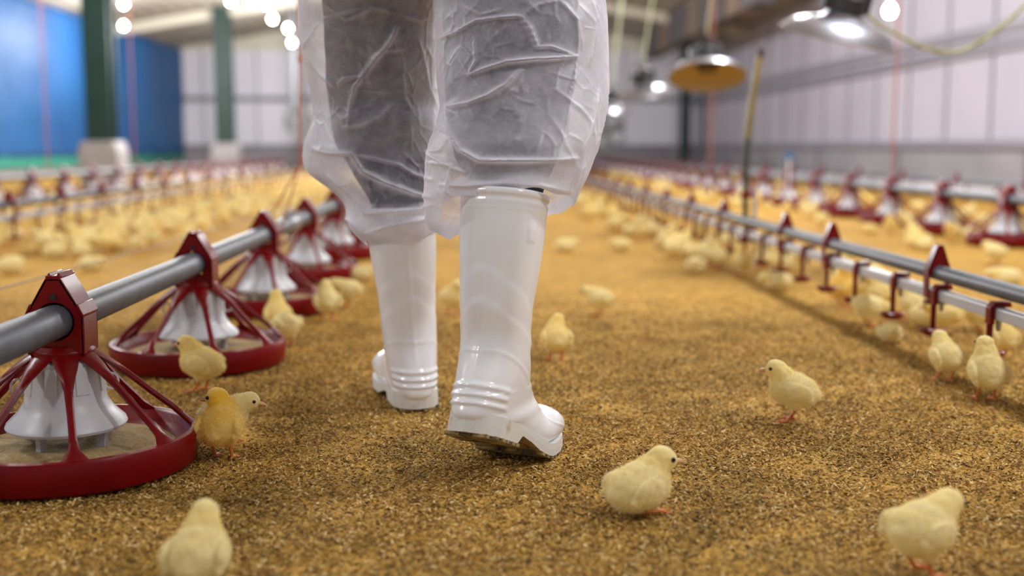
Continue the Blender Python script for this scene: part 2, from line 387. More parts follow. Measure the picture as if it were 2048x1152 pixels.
# blue tarpaulin on the left wall, green strip below
def build_tarp():
    ny, nz = 170, 26; V = []
    for j in range(nz):
        z = .30 + (ZE - .04 - .30) * j / (nz - 1)
        for i in range(ny):
            y = .5 + (YE - .3 - .5) * i / (ny - 1)
            V.append((XL + .09 + .03 * noise.noise((y * .6, z * .9, 1)) + .012 * noise.noise((y * 2.3, z * 1.1, 5)), y, z))
    Q = [(j * ny + i, j * ny + i + 1, (j + 1) * ny + i + 1, (j + 1) * ny + i) for j in range(nz - 1) for i in range(ny - 1)]
    t = empty('tarpaulin', (0, 0, 0)); tag(t, 'large blue tarpaulin covering the left wall of the hall', 'tarpaulin')
    o = mesh_np('sheet', V, Q, M['tarp'], t); m = o.modifiers.new('s', 'SOLIDIFY'); m.thickness = .006
    MB().box(XL + .05, XL + .075, .5, YE - .3, .16, .34).build('bottom_strip', M['green_strip'], t, smooth=False)['label'] = 'green strip along the foot of the blue sheet'
build_tarp()

# columns
def column(x, y, label, w=.30, base=True):
    t = empty('steel_column', (x, y, 0)); tag(t, label, 'column', 'green steel columns')
    h = roof_z(x) - .02; h0 = .52 if base else .0
    mb = MB().box(-w / 2, w / 2, -.13, -.11, h0, h).box(-w / 2, w / 2, .11, .13, h0, h).box(-.012, .012, -.11, .11, h0, h)
    mb.box(-w / 2 + .01, -w / 2 + .02, -.11, .11, h0, h)
    mb.build('post', M['green_steel'], t, smooth=False)
    if base:
        p = [(-.23, 0), (.23, 0), (.23, .40), (.19, .52), (-.19, .52), (-.23, .40)]
        MB().prism(p, -.22, .22, 'y').build('concrete_base', M['concrete'], t, smooth=False, bevel=.01)
column(P(206, 280, 13.8).x, 13.8, 'thick dark green column on a concrete block, nearer one before the blue tarpaulin')
column(P(452, 280, 20.8).x, 20.8, 'dark green column on a concrete block, standing before the pale end wall', .30)
column(P(1370, 280, 24.4).x, 24.4, 'slim green column in the far right corner of the hall', .2, False)

# hanging bulbs
def build_bulb():
    t = empty('hanging_bulb')
    MB().lathe([(.0005, -.055), (.022, -.05), (.035, -.03), (.038, -.01), (.03, .012), (.016, .03)], 20).build('bulb', M['bulb'], t)
    MB().lathe([(.016, .028), (.02, .03), (.02, .075), (.004, .085)], 14).build('socket', M['white_plastic'], t)
    MB().tube([(0, 0, .08), (0, 0, 1.0)], .004, 6).build('cable', M['black'], t)
    return t
b0 = build_bulb()
for i, (x, y, z, w) in enumerate(BULBS):
    b = b0 if i == 0 else copy_tree(b0)
    b.location = (x, y, z)
    for ch in list(b.children):
        if ch.name.startswith('cable'): ch.scale.z = (roof_z(x) - z + .02); ch.location.z = .08 * (1 - ch.scale.z)
    if i < 6: tag(b, 'lit white bulb hanging from the ceiling between the green columns and the person', 'bulb', 'bulbs in the row left of the person')
    elif i < 8: tag(b, ['lit bulb near the blue tarpaulin, lower of two beside the green column', 'lit bulb near the blue tarpaulin, upper of two beside the green column'][i - 6], 'bulb', 'bulbs beside the thick green column')
    elif i == len(BULBS) - 1: tag(b, 'lit bulb hanging by the pale right wall above the brooder lamps', 'bulb')
    else: tag(b, 'unseen lit bulb hanging from the ceiling over the nearer part of the hall', 'bulb', 'bulbs over the nearer hall')
    ld = bpy.data.lights.new('bulb_light', 'POINT'); ld.energy = w; ld.shadow_soft_size = .12; ld.color = (.97, .98, 1.0)
    lo = bpy.data.objects.new('bulb_light', ld); COL.objects.link(lo); lo.parent = b; lo.location = (0, 0, -.20)

# ------------------------------------------------------------------ pan feeders
PIPE_Z = .211
def build_feeder():
    t = empty('pan_feeder')
    # pan: red dish with rolled rim
    pr = [(.0005, .008), (.10, .006), (.150, .004), (.166, .0), (.176, .006), (.179, .020), (.180, .043), (.177, .049), (.170, .050),
          (.164, .046), (.160, .036), (.150, .030), (.143, .022), (.120, .016), (.0005, .014)]
    MB().lathe(pr, 96).build('pan', M['red'], t)
    # hood: gabled saddle over the pipe with a skirt and collar
    mb = MB()
    gable = [(-.039, .165), (.039, .165), (.039, .222), (.010, .272), (-.010, .272), (-.039, .222)]
    # front and back plates with an opening for the pipe: built as rings
    def plate(y0, y1):
        outer = gable; c = (0, PIPE_Z); r = .0262; n = 36
        pts_o = []; pts_i = []
        for k in range(n):
            a = 2 * math.pi * k / n - math.pi / 2; dx, dz = math.cos(a), math.sin(a)
            best = None
            for i in range(len(outer)):
                p, q = outer[i], outer[(i + 1) % len(outer)]
                ex, ez = q[0] - p[0], q[1] - p[1]; det = dx * (-ez) + ex * dz
                if abs(det) < 1e-9: continue
                s = ((p[0] - c[0]) * (-ez) + ex * (p[1] - c[1])) / det; u = (dx * (p[1] - c[1]) - dz * (p[0] - c[0])) / det
                if s > 0 and -1e-6 <= u <= 1 + 1e-6 and (best is None or s < best): best = s
            pts_o.append((c[0] + dx * best, c[1] + dz * best)); pts_i.append((c[0] + dx * r, c[1] + dz * r))
        vs = [(p[0], y, p[1]) for y in (y0, y1) for p in pts_o] + [(p[0], y, p[1]) for y in (y0, y1) for p in pts_i]
        fs = []
        for k in range(n):
            l = (k + 1) % n
            fs += [(k, l, 2 * n + l, 2 * n + k), (n + k, 3 * n + k, 3 * n + l, n + l), (k, n + k, n + l, l), (2 * n + k, 2 * n + l, 3 * n + l, 3 * n + k)]
        mb.add(vs, fs)
    plate(-.030, -.026); plate(.026, .030)
    for s in (-1, 1):                                   # roof slopes and skirts
        mb.prism([(s * .039, .165), (s * .039, .222), (s * .010, .272), (s * .007, .268), (s * .035, .220), (s * .035, .165)], -.030, .030, 'y')
        mb.prism([(s * .030, .232), (s * .0385, .216), (s * .0405, .220), (s * .033, .236)], -.032, .032, 'y')
        mb.prism([(s * .012, .272), (s * .006, .279), (s * .003, .272)], -.026, .026, 'y')
    mb.box(-.010, .010, -.030, .030, .267, .275)
    mb.lathe([(.036, .150), (.042, .155), (.043, .168), (.036, .176), (.030, .172), (.030, .152)], 32, closed=True)
    hood = mb.build('hood', M['red'], t, bevel=.0012)
    # black hole in the gable
    MB().lathe([(.0005, 0), (.0045, 0), (.0045, .003), (.0005, .003)], 14, (0, -.0325, .246), axis='y').build('hole', M['black'], hood)
    # eight arms: wide gusset at the collar, thin bar, flared foot on the rim
    def arm(a):
        prof = [(.032, .166, .018), (.044, .159, .0175), (.058, .149, .0145), (.072, .138, .0100), (.088, .124, .0060), (.115, .099, .005), (.145, .073, .0052), (.158, .060, .0075), (.170, .047, .020)]
        vs = []; fs = []; ca, sa = math.cos(a), math.sin(a)
        for k, (r, z, w) in enumerate(prof):
            r0, z0 = prof[max(k - 1, 0)][:2]; r1, z1 = prof[min(k + 1, len(prof) - 1)][:2]
            d = math.hypot(r1 - r0, z1 - z0); nr, nz = -(z1 - z0) / d, (r1 - r0) / d; th = .0042
            for u, h in ((-w, 0), (-w * .55, 1), (w * .55, 1), (w, 0), (w * .6, -1), (-w * .6, -1)):
                rr, zz = r + nr * h * th, z + nz * h * th
                vs.append((rr * ca - u * sa, rr * sa + u * ca, zz))
        for k in range(len(prof) - 1):
            for i in range(6): fs.append((k * 6 + i, k * 6 + (i + 1) % 6, (k + 1) * 6 + (i + 1) % 6, (k + 1) * 6 + i))
        fs += [(5, 4, 3, 2, 1, 0), tuple((len(prof) - 1) * 6 + i for i in range(6))]
        return MB().add(vs, fs).build('grill_arm', M['red'], t)
    for k in range(8): arm(R(45 * k))
    # white hopper: ribbed drum flaring to a wide skirt, feet and ring handles
    mb = MB(); n = 96; prof = [(.040, .158), (.048, .153), (.051, .130), (.0535, .112), (.056, .096), (.065, .082), (.080, .067), (.082, .062), (.080, .058), (.074, .060), (.062, .082), (.050, .100), (.045, .135), (.0005, .140)]
    mb.lathe(prof, n)
    for k in range(8):                                   # raised vertical panels on the drum
        a = R(45 * k + 22); vs = []
        for rr, z in ((.0488, .148), (.0535, .110)):
            for da in (-.16, .16):
                for e in (0, .0022): vs.append(((rr + e) * math.cos(a + da), (rr + e) * math.sin(a + da), z))
        mb.add(vs, [(0, 1, 3, 2), (4, 6, 7, 5), (1, 5, 7, 3), (0, 4, 5, 1), (2, 3, 7, 6), (0, 2, 6, 4)])
    hop = mb.build('hopper', M['white_plastic'], t)
    for k in range(4):
        a = R(90 * k + 50); ca, sa = math.cos(a), math.sin(a)
        f = MB()
        pr = [(.050, .063), (.072, .063), (.064, .050), (.062, .018), (.050, .018)]
        vs = []
        for w in (-.004, .004): vs += [(r * ca - w * sa, r * sa + w * ca, z) for r, z in pr]
        f.add(vs, [(0, 1, 2, 3, 4), (9, 8, 7, 6, 5)] + [(i, i + 5, (i + 1) % 5 + 5, (i + 1) % 5) for i in range(5)])
        for w in (-.011, .011):
            f.box(0, 0, 0, 0, 0, 0) if False else None
        f.build('foot', M['white_plastic'], hop, smooth=False, bevel=.001)
    for k in range(2):
        a = R(180 * k - 2); ring = []
        for i in range(17):
            b = 2 * math.pi * i / 16; rr = .0615 + .0095 * math.cos(b)
            ring.append((rr * math.cos(a), rr * math.sin(a), .118 + .0115 * math.sin(b)))
        MB().tube(ring, .0017, 6).build('ring_handle', M['white_plastic'], hop)
    return t
def build_feed():
    n, m = 64, 14; V = [(0, 0, .032)]
    for j in range(1, m + 1):
        r = .147 * j / m
        for i in range(n):
            a = 2 * math.pi * i / n; x, y = r * math.cos(a), r * math.sin(a)
            z = .030 + .003 * noise.noise((x * 22, y * 22, 7)) + .006 * math.exp(-((r - .075) / .03) ** 2) - (.004 if j == m else 0)
            V.append((x, y, z))
    f = [(0, 1 + i, 1 + (i + 1) % n) for i in range(n)] + [(1 + j * n + i, 1 + (j + 1) * n + i, 1 + (j + 1) * n + (i + 1) % n, 1 + j * n + (i + 1) % n) for j in range(m - 1) for i in range(n)]
    return MB().add(V, f).build('feed', M['feed'])
feeder0 = build_feeder(); feed0 = build_feed()
used = [False, False]
def put_feeder(x, y, rz, label, group):
    if used[0]: o = copy_tree(feeder0)
    else: o = feeder0; used[0] = True
    o.location = (x, y, 0); o.rotation_euler.z = 0
    for ch in o.children:
        if ch.name.startswith('grill_arm') or ch.name.startswith('hopper'): ch.rotation_euler.z = rz
    tag(o, label, 'feeder', group); return o
def put_feed(x, y, label):
    if used[1]: o = feed0.copy(); COL.objects.link(o)
    else: o = feed0; used[1] = True
    o.location = (x, y, 0); o.rotation_euler.z = y * 3; tag(o, label, 'feed', 'feed lying in the pans', 'stuff')
XF, Y0, STEP = -.578, 1.615, .785
ORD = ['first', 'second', 'third', 'fourth', 'fifth', 'sixth', 'seventh', 'eighth', 'ninth', 'tenth', 'eleventh', 'twelfth']
LEFTROW = ['nearest red pan feeder with white hopper, cut by the picture edge', 'second red pan feeder from the camera on the thick pipe, chick standing before it',
           'third red pan feeder from the camera on the thick pipe left of the boots', 'fourth red pan feeder from the camera on the thick pipe, beside the pipe coupling',
           'fifth red pan feeder from the camera on the thick pipe, partly behind the white coverall']
for k in range(20):
    y = Y0 + STEP * k
    lab = LEFTROW[k] if k < 5 else 'distant red pan feeder on the thick pipe, beyond the walking person'
    put_feeder(XF, y, R(22 + [0, 1, -2, 2, 0][k % 5]), lab, 'pan feeders left of the person')
    if k < 5: put_feed(XF, y, 'pale ground feed lying in the %s pan of the row beside the boots' % ORD[k])
XF2, Y2, S2 = 2.47, 5.25, .75
for k in range(24):
    y = Y2 + S2 * k
    if k < 6: lab = ['blurred red feeder nearest the camera in the row by the right wall', 'blurred red feeder, second from the camera in the row by the right wall',
        'blurred red feeder, third from the camera in the row by the right wall', 'blurred red feeder, fourth from the camera in the row by the right wall',
        'blurred red feeder, fifth from the camera in the row by the right wall', 'blurred red feeder, sixth from the camera in the row by the right wall'][k]
    else: lab = 'small distant red feeder far down the row by the right wall'
    put_feeder(XF2, y, R(20 + 7 * k), lab, 'pan feeders along the right wall')
XF3 = -3.6; Y3 = P(10, 340, 8.8).y
for k in range(18):
    y = 8.75 + .76 * k
    lab = ('blurred red feeder on the pipe before the blue tarpaulin, %s from the left edge' % ORD[k]) if k < 6 else 'small distant red feeder far down the row before the blue tarpaulin'
    put_feeder(XF3, y, R(11 * k), lab, 'pan feeders before the blue tarpaulin')

def feed_pipe(x, y0, y1, label, coup=()):
    t = empty('feed_pipe', (x, y0, PIPE_Z)); tag(t, label, 'pipe', 'grey feed pipes')
    MB().lathe([(.0225, 0), (.0235, .0), (.0235, y1 - y0), (.0225, y1 - y0)], 40, axis='y').build('pipe', M['pipe'], t)
    for y in coup:
        yy = y - y0
        c = MB().lathe([(.0237, yy - .075), (.0275, yy - .073), (.0275, yy + .073), (.0237, yy + .075)], 32, axis='y')
        for e in (-.05, .05): c.lathe([(.028, yy + e - .008), (.031, yy + e - .007), (.031, yy + e + .007), (.028, yy + e + .008)], 24, axis='y')
        for e in (-.05, .05): c.box(-.006, .006, yy + e - .008, yy + e + .008, .028, .043); c.tube([(-.014, yy + e, .038), (.014, yy + e, .038)], .003, 8)
        c.build('coupling', M['steel'], t, bevel=.001)
feed_pipe(XF, .35, 18, 'thick grey feed pipe running through the red hoods beside the boots', (3.62,))
feed_pipe(XF2, 3.5, 23.5, 'grey feed pipe carrying the row of feeders by the right wall')
feed_pipe(XF3, 6.0, 23, 'grey feed pipe carrying the feeders before the blue tarpaulin')

# ------------------------------------------------------------------ drinker lines
def drinker_line(name_label, x, y0, y1, hangers, drinkers, zs=(.181, .135), side=-1, cups=True):
    zp, zw = zs
    t = empty('drinker_line', (x, y0, 0)); tag(t, name_label, 'drinker', 'drinker lines')
    MB().lathe([(.0160, 0), (.0165, 0), (.0165, y1 - y0), (.0160, y1 - y0)], 28, (0, 0, zp), axis='y').build('support_pipe', M['pipe'], t)
    MB().box(-.012, .012, 0, y1 - y0, zw - .012, zw + .012).build('water_pipe', M['water_pipe'], t, smooth=False, bevel=.003)
    hm = MB()
    hm.prism([(-.022, zp - .006), (.022, zp - .006), (.026, zp + .004), (.006, zp + .060), (-.006, zp + .060), (-.026, zp + .004)], -.013, -.009, 'y')
    hm.prism([(-.022, zp - .006), (.022, zp - .006), (.026, zp + .004), (.006, zp + .060), (-.006, zp + .060), (-.026, zp + .004)], .009, .013, 'y')
    for s in (-1, 1): hm.prism([(s * .026, zp + .004), (s * .006, zp + .060), (s * .003, zp + .056), (s * .0215, zp + .004), (s * .019, zw - .01), (s * .0235, zw - .01)], -.013, .013, 'y')
    hm.box(-.0235, .0235, -.013, .013, zw - .022, zw - .013)
    h0 = hm.build('hanger', M['red'], t, bevel=.001)
    dm = MB(); a = side
    dm.prism([(a * .022, zw - .02), (a * .022, zw + .012), (a * .013, zw + .023), (-a * .017, zw + .023), (-a * .020, zw + .014), (-a * .013, zw + .013),
              (a * .010, zw + .0135), (a * .0125, zw + .008), (a * .0125, zw - .02)][::a], -.011, .011, 'y')
    dm.tube([(a * .017, 0, zw - .018), (a * .017, 0, .062)], [.0065, .0055], 10)
    d0 = dm.build('drinker', M['red'], t, bevel=.001)
    cm = MB().lathe([(.0005, .048), (.018, .049), (.028, .058), (.0285, .062), (.026, .061), (.016, .054), (.0005, .053)], 24, (a * .017, 0, 0))
    c0 = cm.build('drip_cup', M['red'], d0)
    MB().lathe([(.0005, zw - .034), (.004, zw - .034), (.0055, zw - .02), (.0055, zw - .012)], 10).build('nipple', M['steel'], d0)
    for i, y in enumerate(hangers):
        o = h0 if i == 0 else h0.copy()
        if i: COL.objects.link(o); o.parent = t
        o.location.y = y - y0
    for i, y in enumerate(drinkers):
        if i == 0: o = d0
        else: o = copy_tree(d0, t)
        o.location.y = y - y0
    return t
XD = 1.0
hang = [1.5, 2.44, 3.18, 3.66, 4.58, 5.28, 5.95]; 
while hang[-1] < 20: hang.append(hang[-1] + .72)
drk = [1.66, 1.9, 2.14, 2.41, 2.65, 2.92, 3.16, 3.40]
while drk[-1] < 17: drk.append(drk[-1] + .245)
drinker_line('drinker line of grey and pale pipes with red drip cups, right of the boots', XD, 1.1, 21, hang, drk)
drinker_line('blurred drinker line with red hangers left of the thick feed pipe, amid the flock', -2.0, 4.0, 22,
             [4.4 + .62 * i for i in range(26)], [4.3 + .27 * i for i in range(52)], (.205, .150))
drinker_line('thin distant drinker line between the right feeder row and the wall', 3.6, 5.0, 23,
             [5.2 + 1.1 * i for i in range(16)], [5.3 + .5 * i for i in range(34)], (.20, .150))

# breather tube and short standpipe on the right drinker line
yb = 4.2
t = empty('breather_tube', (XD, yb, 0)); tag(t, 'tall bent yellow green tube with dark red tip on the drinker line', 'tube')
tp = [P(1492, 455, yb), P(1490, 400, yb), P(1491, 330, yb), P(1497, 260, yb), P(1505, 200, yb), P(1513, 150, yb), P(1521, 108, yb)]
tp = [p - Vector((XD, yb, 0)) for p in tp]; tp[0].x = 0; tp[0].z = .15
pts = []
for i in range(len(tp) - 1):
    for k in range(4):
        pts.append(tp[i].lerp(tp[i + 1], k / 4))
pts.append(tp[-1])
MB().tube(pts[:12], .0105, 12).build('lower_hose', M['tube_green'], t)['label'] = 'dark green lower length of the tube'
MB().tube(pts[11:], .0122, 12).build('upper_hose', M['tube'], t)['label'] = 'yellow brown upper length of the tube'
e = tp[-1]
MB().tube([e - Vector((.001, 0, .012)), e + Vector((.002, 0, .010)), e + Vector((.003, 0, .022))], [.0145, .015, .009], 12).build('cap', M['brown_dark'], t)
MB().lathe([(.0095, .262), (.020, .266), (.030, .272), (.022, .283), (.0095, .287)], 20).build('clip_ring', M['red'], t)
t = tag(empty('standpipe', (XD + .035, yb + .02, 0)), 'short pale pipe stub standing beside the bent tube', 'pipe')
MB().tube([(-.03, 0, .135), (0, 0, .135), (0, 0, .29)], .008, 10).build('stub', M['water_pipe'], t)
MB().box(-.06, .03, -.04, .03, .10, .125).build('bracket', M['red'], t, smooth=False, bevel=.004)
# rod with a blue tag in the right feeder row
q = G(1575, 418)
t = tag(empty('marker_rod', (q.x, q.y, 0)), 'thin white rod with a small blue tag on its top', 'rod')
MB().tube([(0, 0, -.01), (0, 0, .37)], .009, 8).build('rod', M['white_plastic'], t)
MB().box(-.034, .034, -.01, .01, .365, .40).build('tag', M['blue'], t, smooth=False, bevel=.004)

# suspension cords
def cord(pts, r, m, label, name='suspension_cord', group='suspension cords'):
    c = Vector(pts[-1]); o = MB().tube([Vector(p) - c for p in pts], r, 7).build(name, m, loc=c); tag(o, label, 'cord', group); return o
yc = 3.30
t = tag(empty('suspension_cord', (XF, yc, PIPE_Z)), 'orange red cord holding up the thick feed pipe left of the coverall', 'cord')
xt = P(598, 0, yc).x
zt = roof_z(XF)
MB().tube([(xt - XF, 0, zt - PIPE_Z), (P(600, 190, yc).x - XF, 0, .49), (P(600, 330, yc).x - XF, 0, .19)], .0030, 7).build('upper_cord', M['cord_red'], t)
MB().lathe([(.003, .47), (.007, .478), (.007, .492), (.003, .50)], 10, (P(600, 190, yc).x - XF, 0, 0)).build('adjuster', M['cord_red'], t)
for s in (-1, 1): MB().tube([(P(600, 330, yc).x - XF, 0, .19), (s * .024, s * .02, .0), (s * .008, 0, -.026)], .0025, 6).build('lower_cord', M['cord_red'], t)
for k in (2, 9): 
    yy = Y2 + S2 * k
    cord([(XF2, yy, roof_z(XF2)), (XF2, yy, .27)], .0055, M['cord_red'], ['thin brown red cord hanging to the third feeder by the right wall', 'thin brown red cord hanging to a distant feeder by the right wall'][k > 2])
for px, yy in ((155, 9.9), (345, 12.4)):
    xx = P(px, 200, yy).x
    cord([(XF3, yy, roof_z(XF3)), (XF3, yy, .27)], .006, M['cord_red'], 'thin reddish cord hanging before the blue tarpaulin, %s' % ('left of the nearer column' if px < 200 else 'right of the nearer column'))
# sagging guide wire beyond the left feeders
wp = []
for i in range(25):
    u = i / 24; y = .9 + 8 * u
    wp.append((-1.0 - .05 * u, y, .17 - .055 * math.sin(min(1, u * 1.2) * math.pi / 2)))
o = MB().tube(wp, .0016, 6).build('guide_wire', M['wire']); tag(o, 'thin dark wire stretched above the litter behind the near feeders', 'wire')
for p_, lab in ((wp[0], 'thin stake holding the near end of the dark wire'), (wp[-1], 'thin stake holding the far end of the dark wire')):
    o = MB().tube([(0, 0, -.01), (0, 0, p_[2] + .01)], .004, 8).build('wire_stake', M['wire'], loc=(p_[0], p_[1], 0)); tag(o, lab, 'stake')

# ------------------------------------------------------------------ brooder lamps
def build_brooder():
    t = empty('brooder_lamp'); rr = .215
    outer = [(rr, 0), (rr + .003, .004), (.203, .022), (.178, .044), (.138, .061), (.095, .071), (.075, .080), (.068, .090), (.045, .098), (.0005, .100)]
    MB().lathe(outer, 64, cap=False).build('shade', M['silver'], t)
    inner = [(rr - .002, -.001), (.200, .016), (.174, .038), (.134, .055), (.092, .065), (.07, .074), (.0005, .076)]
    m = MB(); n = 64
    vs = [(r * math.cos(2 * math.pi * i / n), r * math.sin(2 * math.pi * i / n), z) for r, z in inner for i in range(n)]
    m.add(vs, [(j * n + i, (j + 1) * n + i, (j + 1) * n + (i + 1) % n, j * n + (i + 1) % n) for j in range(len(inner) - 1) for i in range(n)])
    o = m.build('lining', M['floor_reflection'], t); o['label'] = 'tan inside of the shade'
    MB().lathe([(.0005, .035), (.05, .036), (.056, .046), (.056, .074), (.0005, .075)], 32).build('burner', M['brown_dark'], t)
    hb = MB().lathe([(.060, .092), (.064, .096), (.064, .150), (.045, .165), (.045, .20), (.02, .21), (.0005, .212)], 28)
    hb.box(-.10, -.03, -.025, .025, .10, .17).box(.03, .085, -.02, .02, .10, .19)
    hb.tube([(-.09, 0, .15), (-.06, 0, .23), (0, 0, .26), (.06, 0, .23), (.085, 0, .15)], .006, 8)
    hb.build('housing', M['black'], t, bevel=.003)
    return t
XB = 1.35; lamp0 = build_brooder()
lamps = [((1675, 78), 4.27, (R(13), R(9), R(10)), 'silver brooder lamp with black housing on top, nearest the camera'),
         ((1415, 155), 6.45, (R(-19), R(2), 0), 'round brooder lamp showing its tan inside, next behind the nearest one'),
         ((1290, 190), 8.9, (R(10), R(-6), 0), 'distant silver brooder lamp, third from the camera'),
         ((1218, 222), 11.2, (R(6), R(4), 0), 'small distant brooder lamp beside the coverall edge, fourth from the camera')]
for i, ((px, py), y, rot, lab) in enumerate(lamps):
    o = lamp0 if i == 0 else copy_tree(lamp0)
    o.location = P(px, py, y); o.rotation_euler = rot; tag(o, lab, 'lamp', 'brooder lamps')
    top = Matrix.Translation(o.location) @ o.rotation_euler.to_matrix().to_4x4() @ Vector((0, 0, .26))
    tx = [1720, 1470, 1345, 1262][i]; q = P(tx, 0, y); 
    x2 = top.x + (q.x - top.x) * (1.3 if i else 0.3)
    cord([(x2, y, roof_z(x2) - .07), top - Vector((0, 0, .004))], .007, M['rope_pale'],
         ['pale rope holding the nearest brooder lamp', 'pale rope holding the second brooder lamp', 'pale rope holding the third brooder lamp', 'pale rope holding the fourth brooder lamp'][i], 'lamp_rope', 'ropes above the brooder lamps')
# drooping cable of the nearest lamp
y = 4.25
cp = [P(1735, 30, y), P(1760, 50, y), P(1800, 72, y), P(1840, 92, y), P(1880, 103, y), P(1920, 102, y), P(1960, 84, y), P(2000, 55, y), P(2048, 12, y), P(2120, -70, y)]
sm = []
for i in range(len(cp) - 1):
    p0, p1, p2, p3 = cp[max(i - 1, 0)], cp[i], cp[i + 1], cp[min(i + 2, len(cp) - 1)]
    for k in range(5):
        u = k / 5; sm.append(.5 * ((2 * p1) + (p2 - p0) * u + (2 * p0 - 5 * p1 + 4 * p2 - p3) * u * u + (3 * p1 - p0 - 3 * p2 + p3) * u ** 3))
sm.append(cp[-1]); sm.append(Vector((cp[-1].x + .25, y, roof_z(cp[-1].x + .25))))
cord(sm[::-1], .007, M['rope'], 'greenish cable drooping from the nearest brooder lamp towards the wall', 'lamp_cable')

# baffles under the right roof slope
for i in range(10):
    y = 14.8 + .95 * i
    o = MB().box(-.14, .14, -.33, .33, 0, roof_z(3.6) - 2.22).build('roof_baffle', M['baffle' if i % 3 != 1 else 'baffle2'], loc=(3.6, y, 2.22), smooth=False, bevel=.01)
    tag(o, ('brown' if i % 3 == 1 else 'dark grey') + ' baffle box hung high under the right roof slope, in the %s half' % ('nearer' if i < 5 else 'farther'), 'baffle', 'baffles under the right roof slope')
# circulation fans and duct
def build_fan(x, y, z, r, lab):
    t = tag(empty('circulation_fan', (x, y, z)), lab, 'fan', 'circulation fans')
    MB().lathe([(r, -.12), (r + .015, -.11), (r + .015, .11), (r, .12), (r - .01, .11), (r - .01, -.11)], 40, axis='y', closed=True).build('drum', M['fan'], t)
    g = MB()
    for k in range(1, 5): g.tube([(r * k / 4.2 * math.cos(a * .3142), -.115, r * k / 4.2 * math.sin(a * .3142)) for a in range(21)], .004, 5)
    for k in range(8): g.tube([(0, -.115, 0), (r * math.cos(k * .785), -.115, r * math.sin(k * .785))], .004, 5)
    g.build('guard', M['steel'], t)
    b = MB().lathe([(.0005, -.06), (.05, -.05), (.05, .06), (.0005, .07)], 16, axis='y')
    for k in range(4):
        a = k * math.pi / 2 + .3; ca, sa = math.cos(a), math.sin(a); w = .05; L = r * .9
        b.add([(.03 * ca - w * sa, -.03, .03 * sa + w * ca), (.03 * ca + w * sa, .03, .03 * sa - w * ca), (L * ca + w * 1.6 * sa, .03, L * sa - w * 1.6 * ca), (L * ca - w * 1.6 * sa, -.03, L * sa + w * 1.6 * ca)], [(0, 1, 2, 3)])
    b.build('blades', M['fan'], t)
    m = MB()
    for s in (-1, 1): m.tube([(s * r * .7, 0, r * .7), (s * r * .7, 0, roof_z(x) - z)], .01, 6)
    m.build('hanger_rod', M['steel'], t)
q = P(598, 245, 21); build_fan(q.x, 21, q.z, .24, 'grey circulation fan hanging left of the coverall, beyond the far column')
q = P(1212, 262, 19); build_fan(q.x, 19, q.z, .28, 'grey circulation fan hanging right of the coverall')
q = P(588, 100, 23)
o = MB().lathe([(.09, 0), (.10, 0), (.10, 1.9), (.09, 1.9)], 20, (0, 0, 0)).build('ventilation_duct', M['fan'], loc=(q.x, 23.0, .75)); 
MB().tube([(0, 0, 1.85), (0, 0, roof_z(q.x) - .75)], .07, 12).build('duct_neck', M['steel'], o)
tag(o, 'tall grey duct hanging before the end wall beside the coverall', 'duct')

# ------------------------------------------------------------------ the person
person = tag(empty('person', (-.02, 1.85, 0)), 'person walking away in a see-through white coverall, dark trousers and white rubber boots', 'person')
PO = np.array(person.location)
def interp(tab, key):
    tab = sorted(tab); ks = [r[0] for r in tab]
    return np.array([np.interp(key, ks, [r[i] for r in tab]) for i in range(1, len(tab[0]))])
def table(rows):     # rows (py, xl, xr, y, b): measured outline -> (z, cx, cy, a, b)
    out = []
    for py, xl, xr, y, b in rows:
        l, r = P(xl, py, y), P(xr, py, y); out.append(((l.z + r.z) / 2, (l.x + r.x) / 2, y, (r.x - l.x) / 2, b))
    return out

def remesh_union(name, parts, voxel, smooth_it, m, parent=None, attr=None):
    V = []; Fc = []
    for v, f in parts:
        b = len(V); V += [tuple(p) for p in v]; Fc += [tuple(i + b for i in q) for q in f]
    me = bpy.data.meshes.new('tmp'); me.from_pydata(V, [], Fc)
    o = bpy.data.objects.new('tmp', me); COL.objects.link(o)
    r = o.modifiers.new('r', 'REMESH'); r.mode = 'VOXEL'; r.voxel_size = voxel
    s = o.modifiers.new('s', 'SMOOTH'); s.factor = .5; s.iterations = smooth_it
    dg = bpy.context.evaluated_depsgraph_get(); out = bpy.data.meshes.new_from_object(o.evaluated_get(dg)); out.name = name
    bpy.data.objects.remove(o); bpy.data.meshes.remove(me)
    out.polygons.foreach_set('use_smooth', [True] * len(out.polygons))
    return out
def loft_geo(rings, n=24):    # rings (cx,cy,cz,a,b)
    V = []
    for cx, cy, cz, a, b in rings:
        for i in range(n):
            t = 2 * math.pi * i / n; V.append((cx + a * math.cos(t), cy + b * math.sin(t), cz))
    Fc = [(j * n + i, j * n + (i + 1) % n, (j + 1) * n + (i + 1) % n, (j + 1) * n + i) for j in range(len(rings) - 1) for i in range(n)]
    Fc += [tuple(range(n))[::-1], tuple((len(rings) - 1) * n + i for i in range(n))]
    return V, Fc

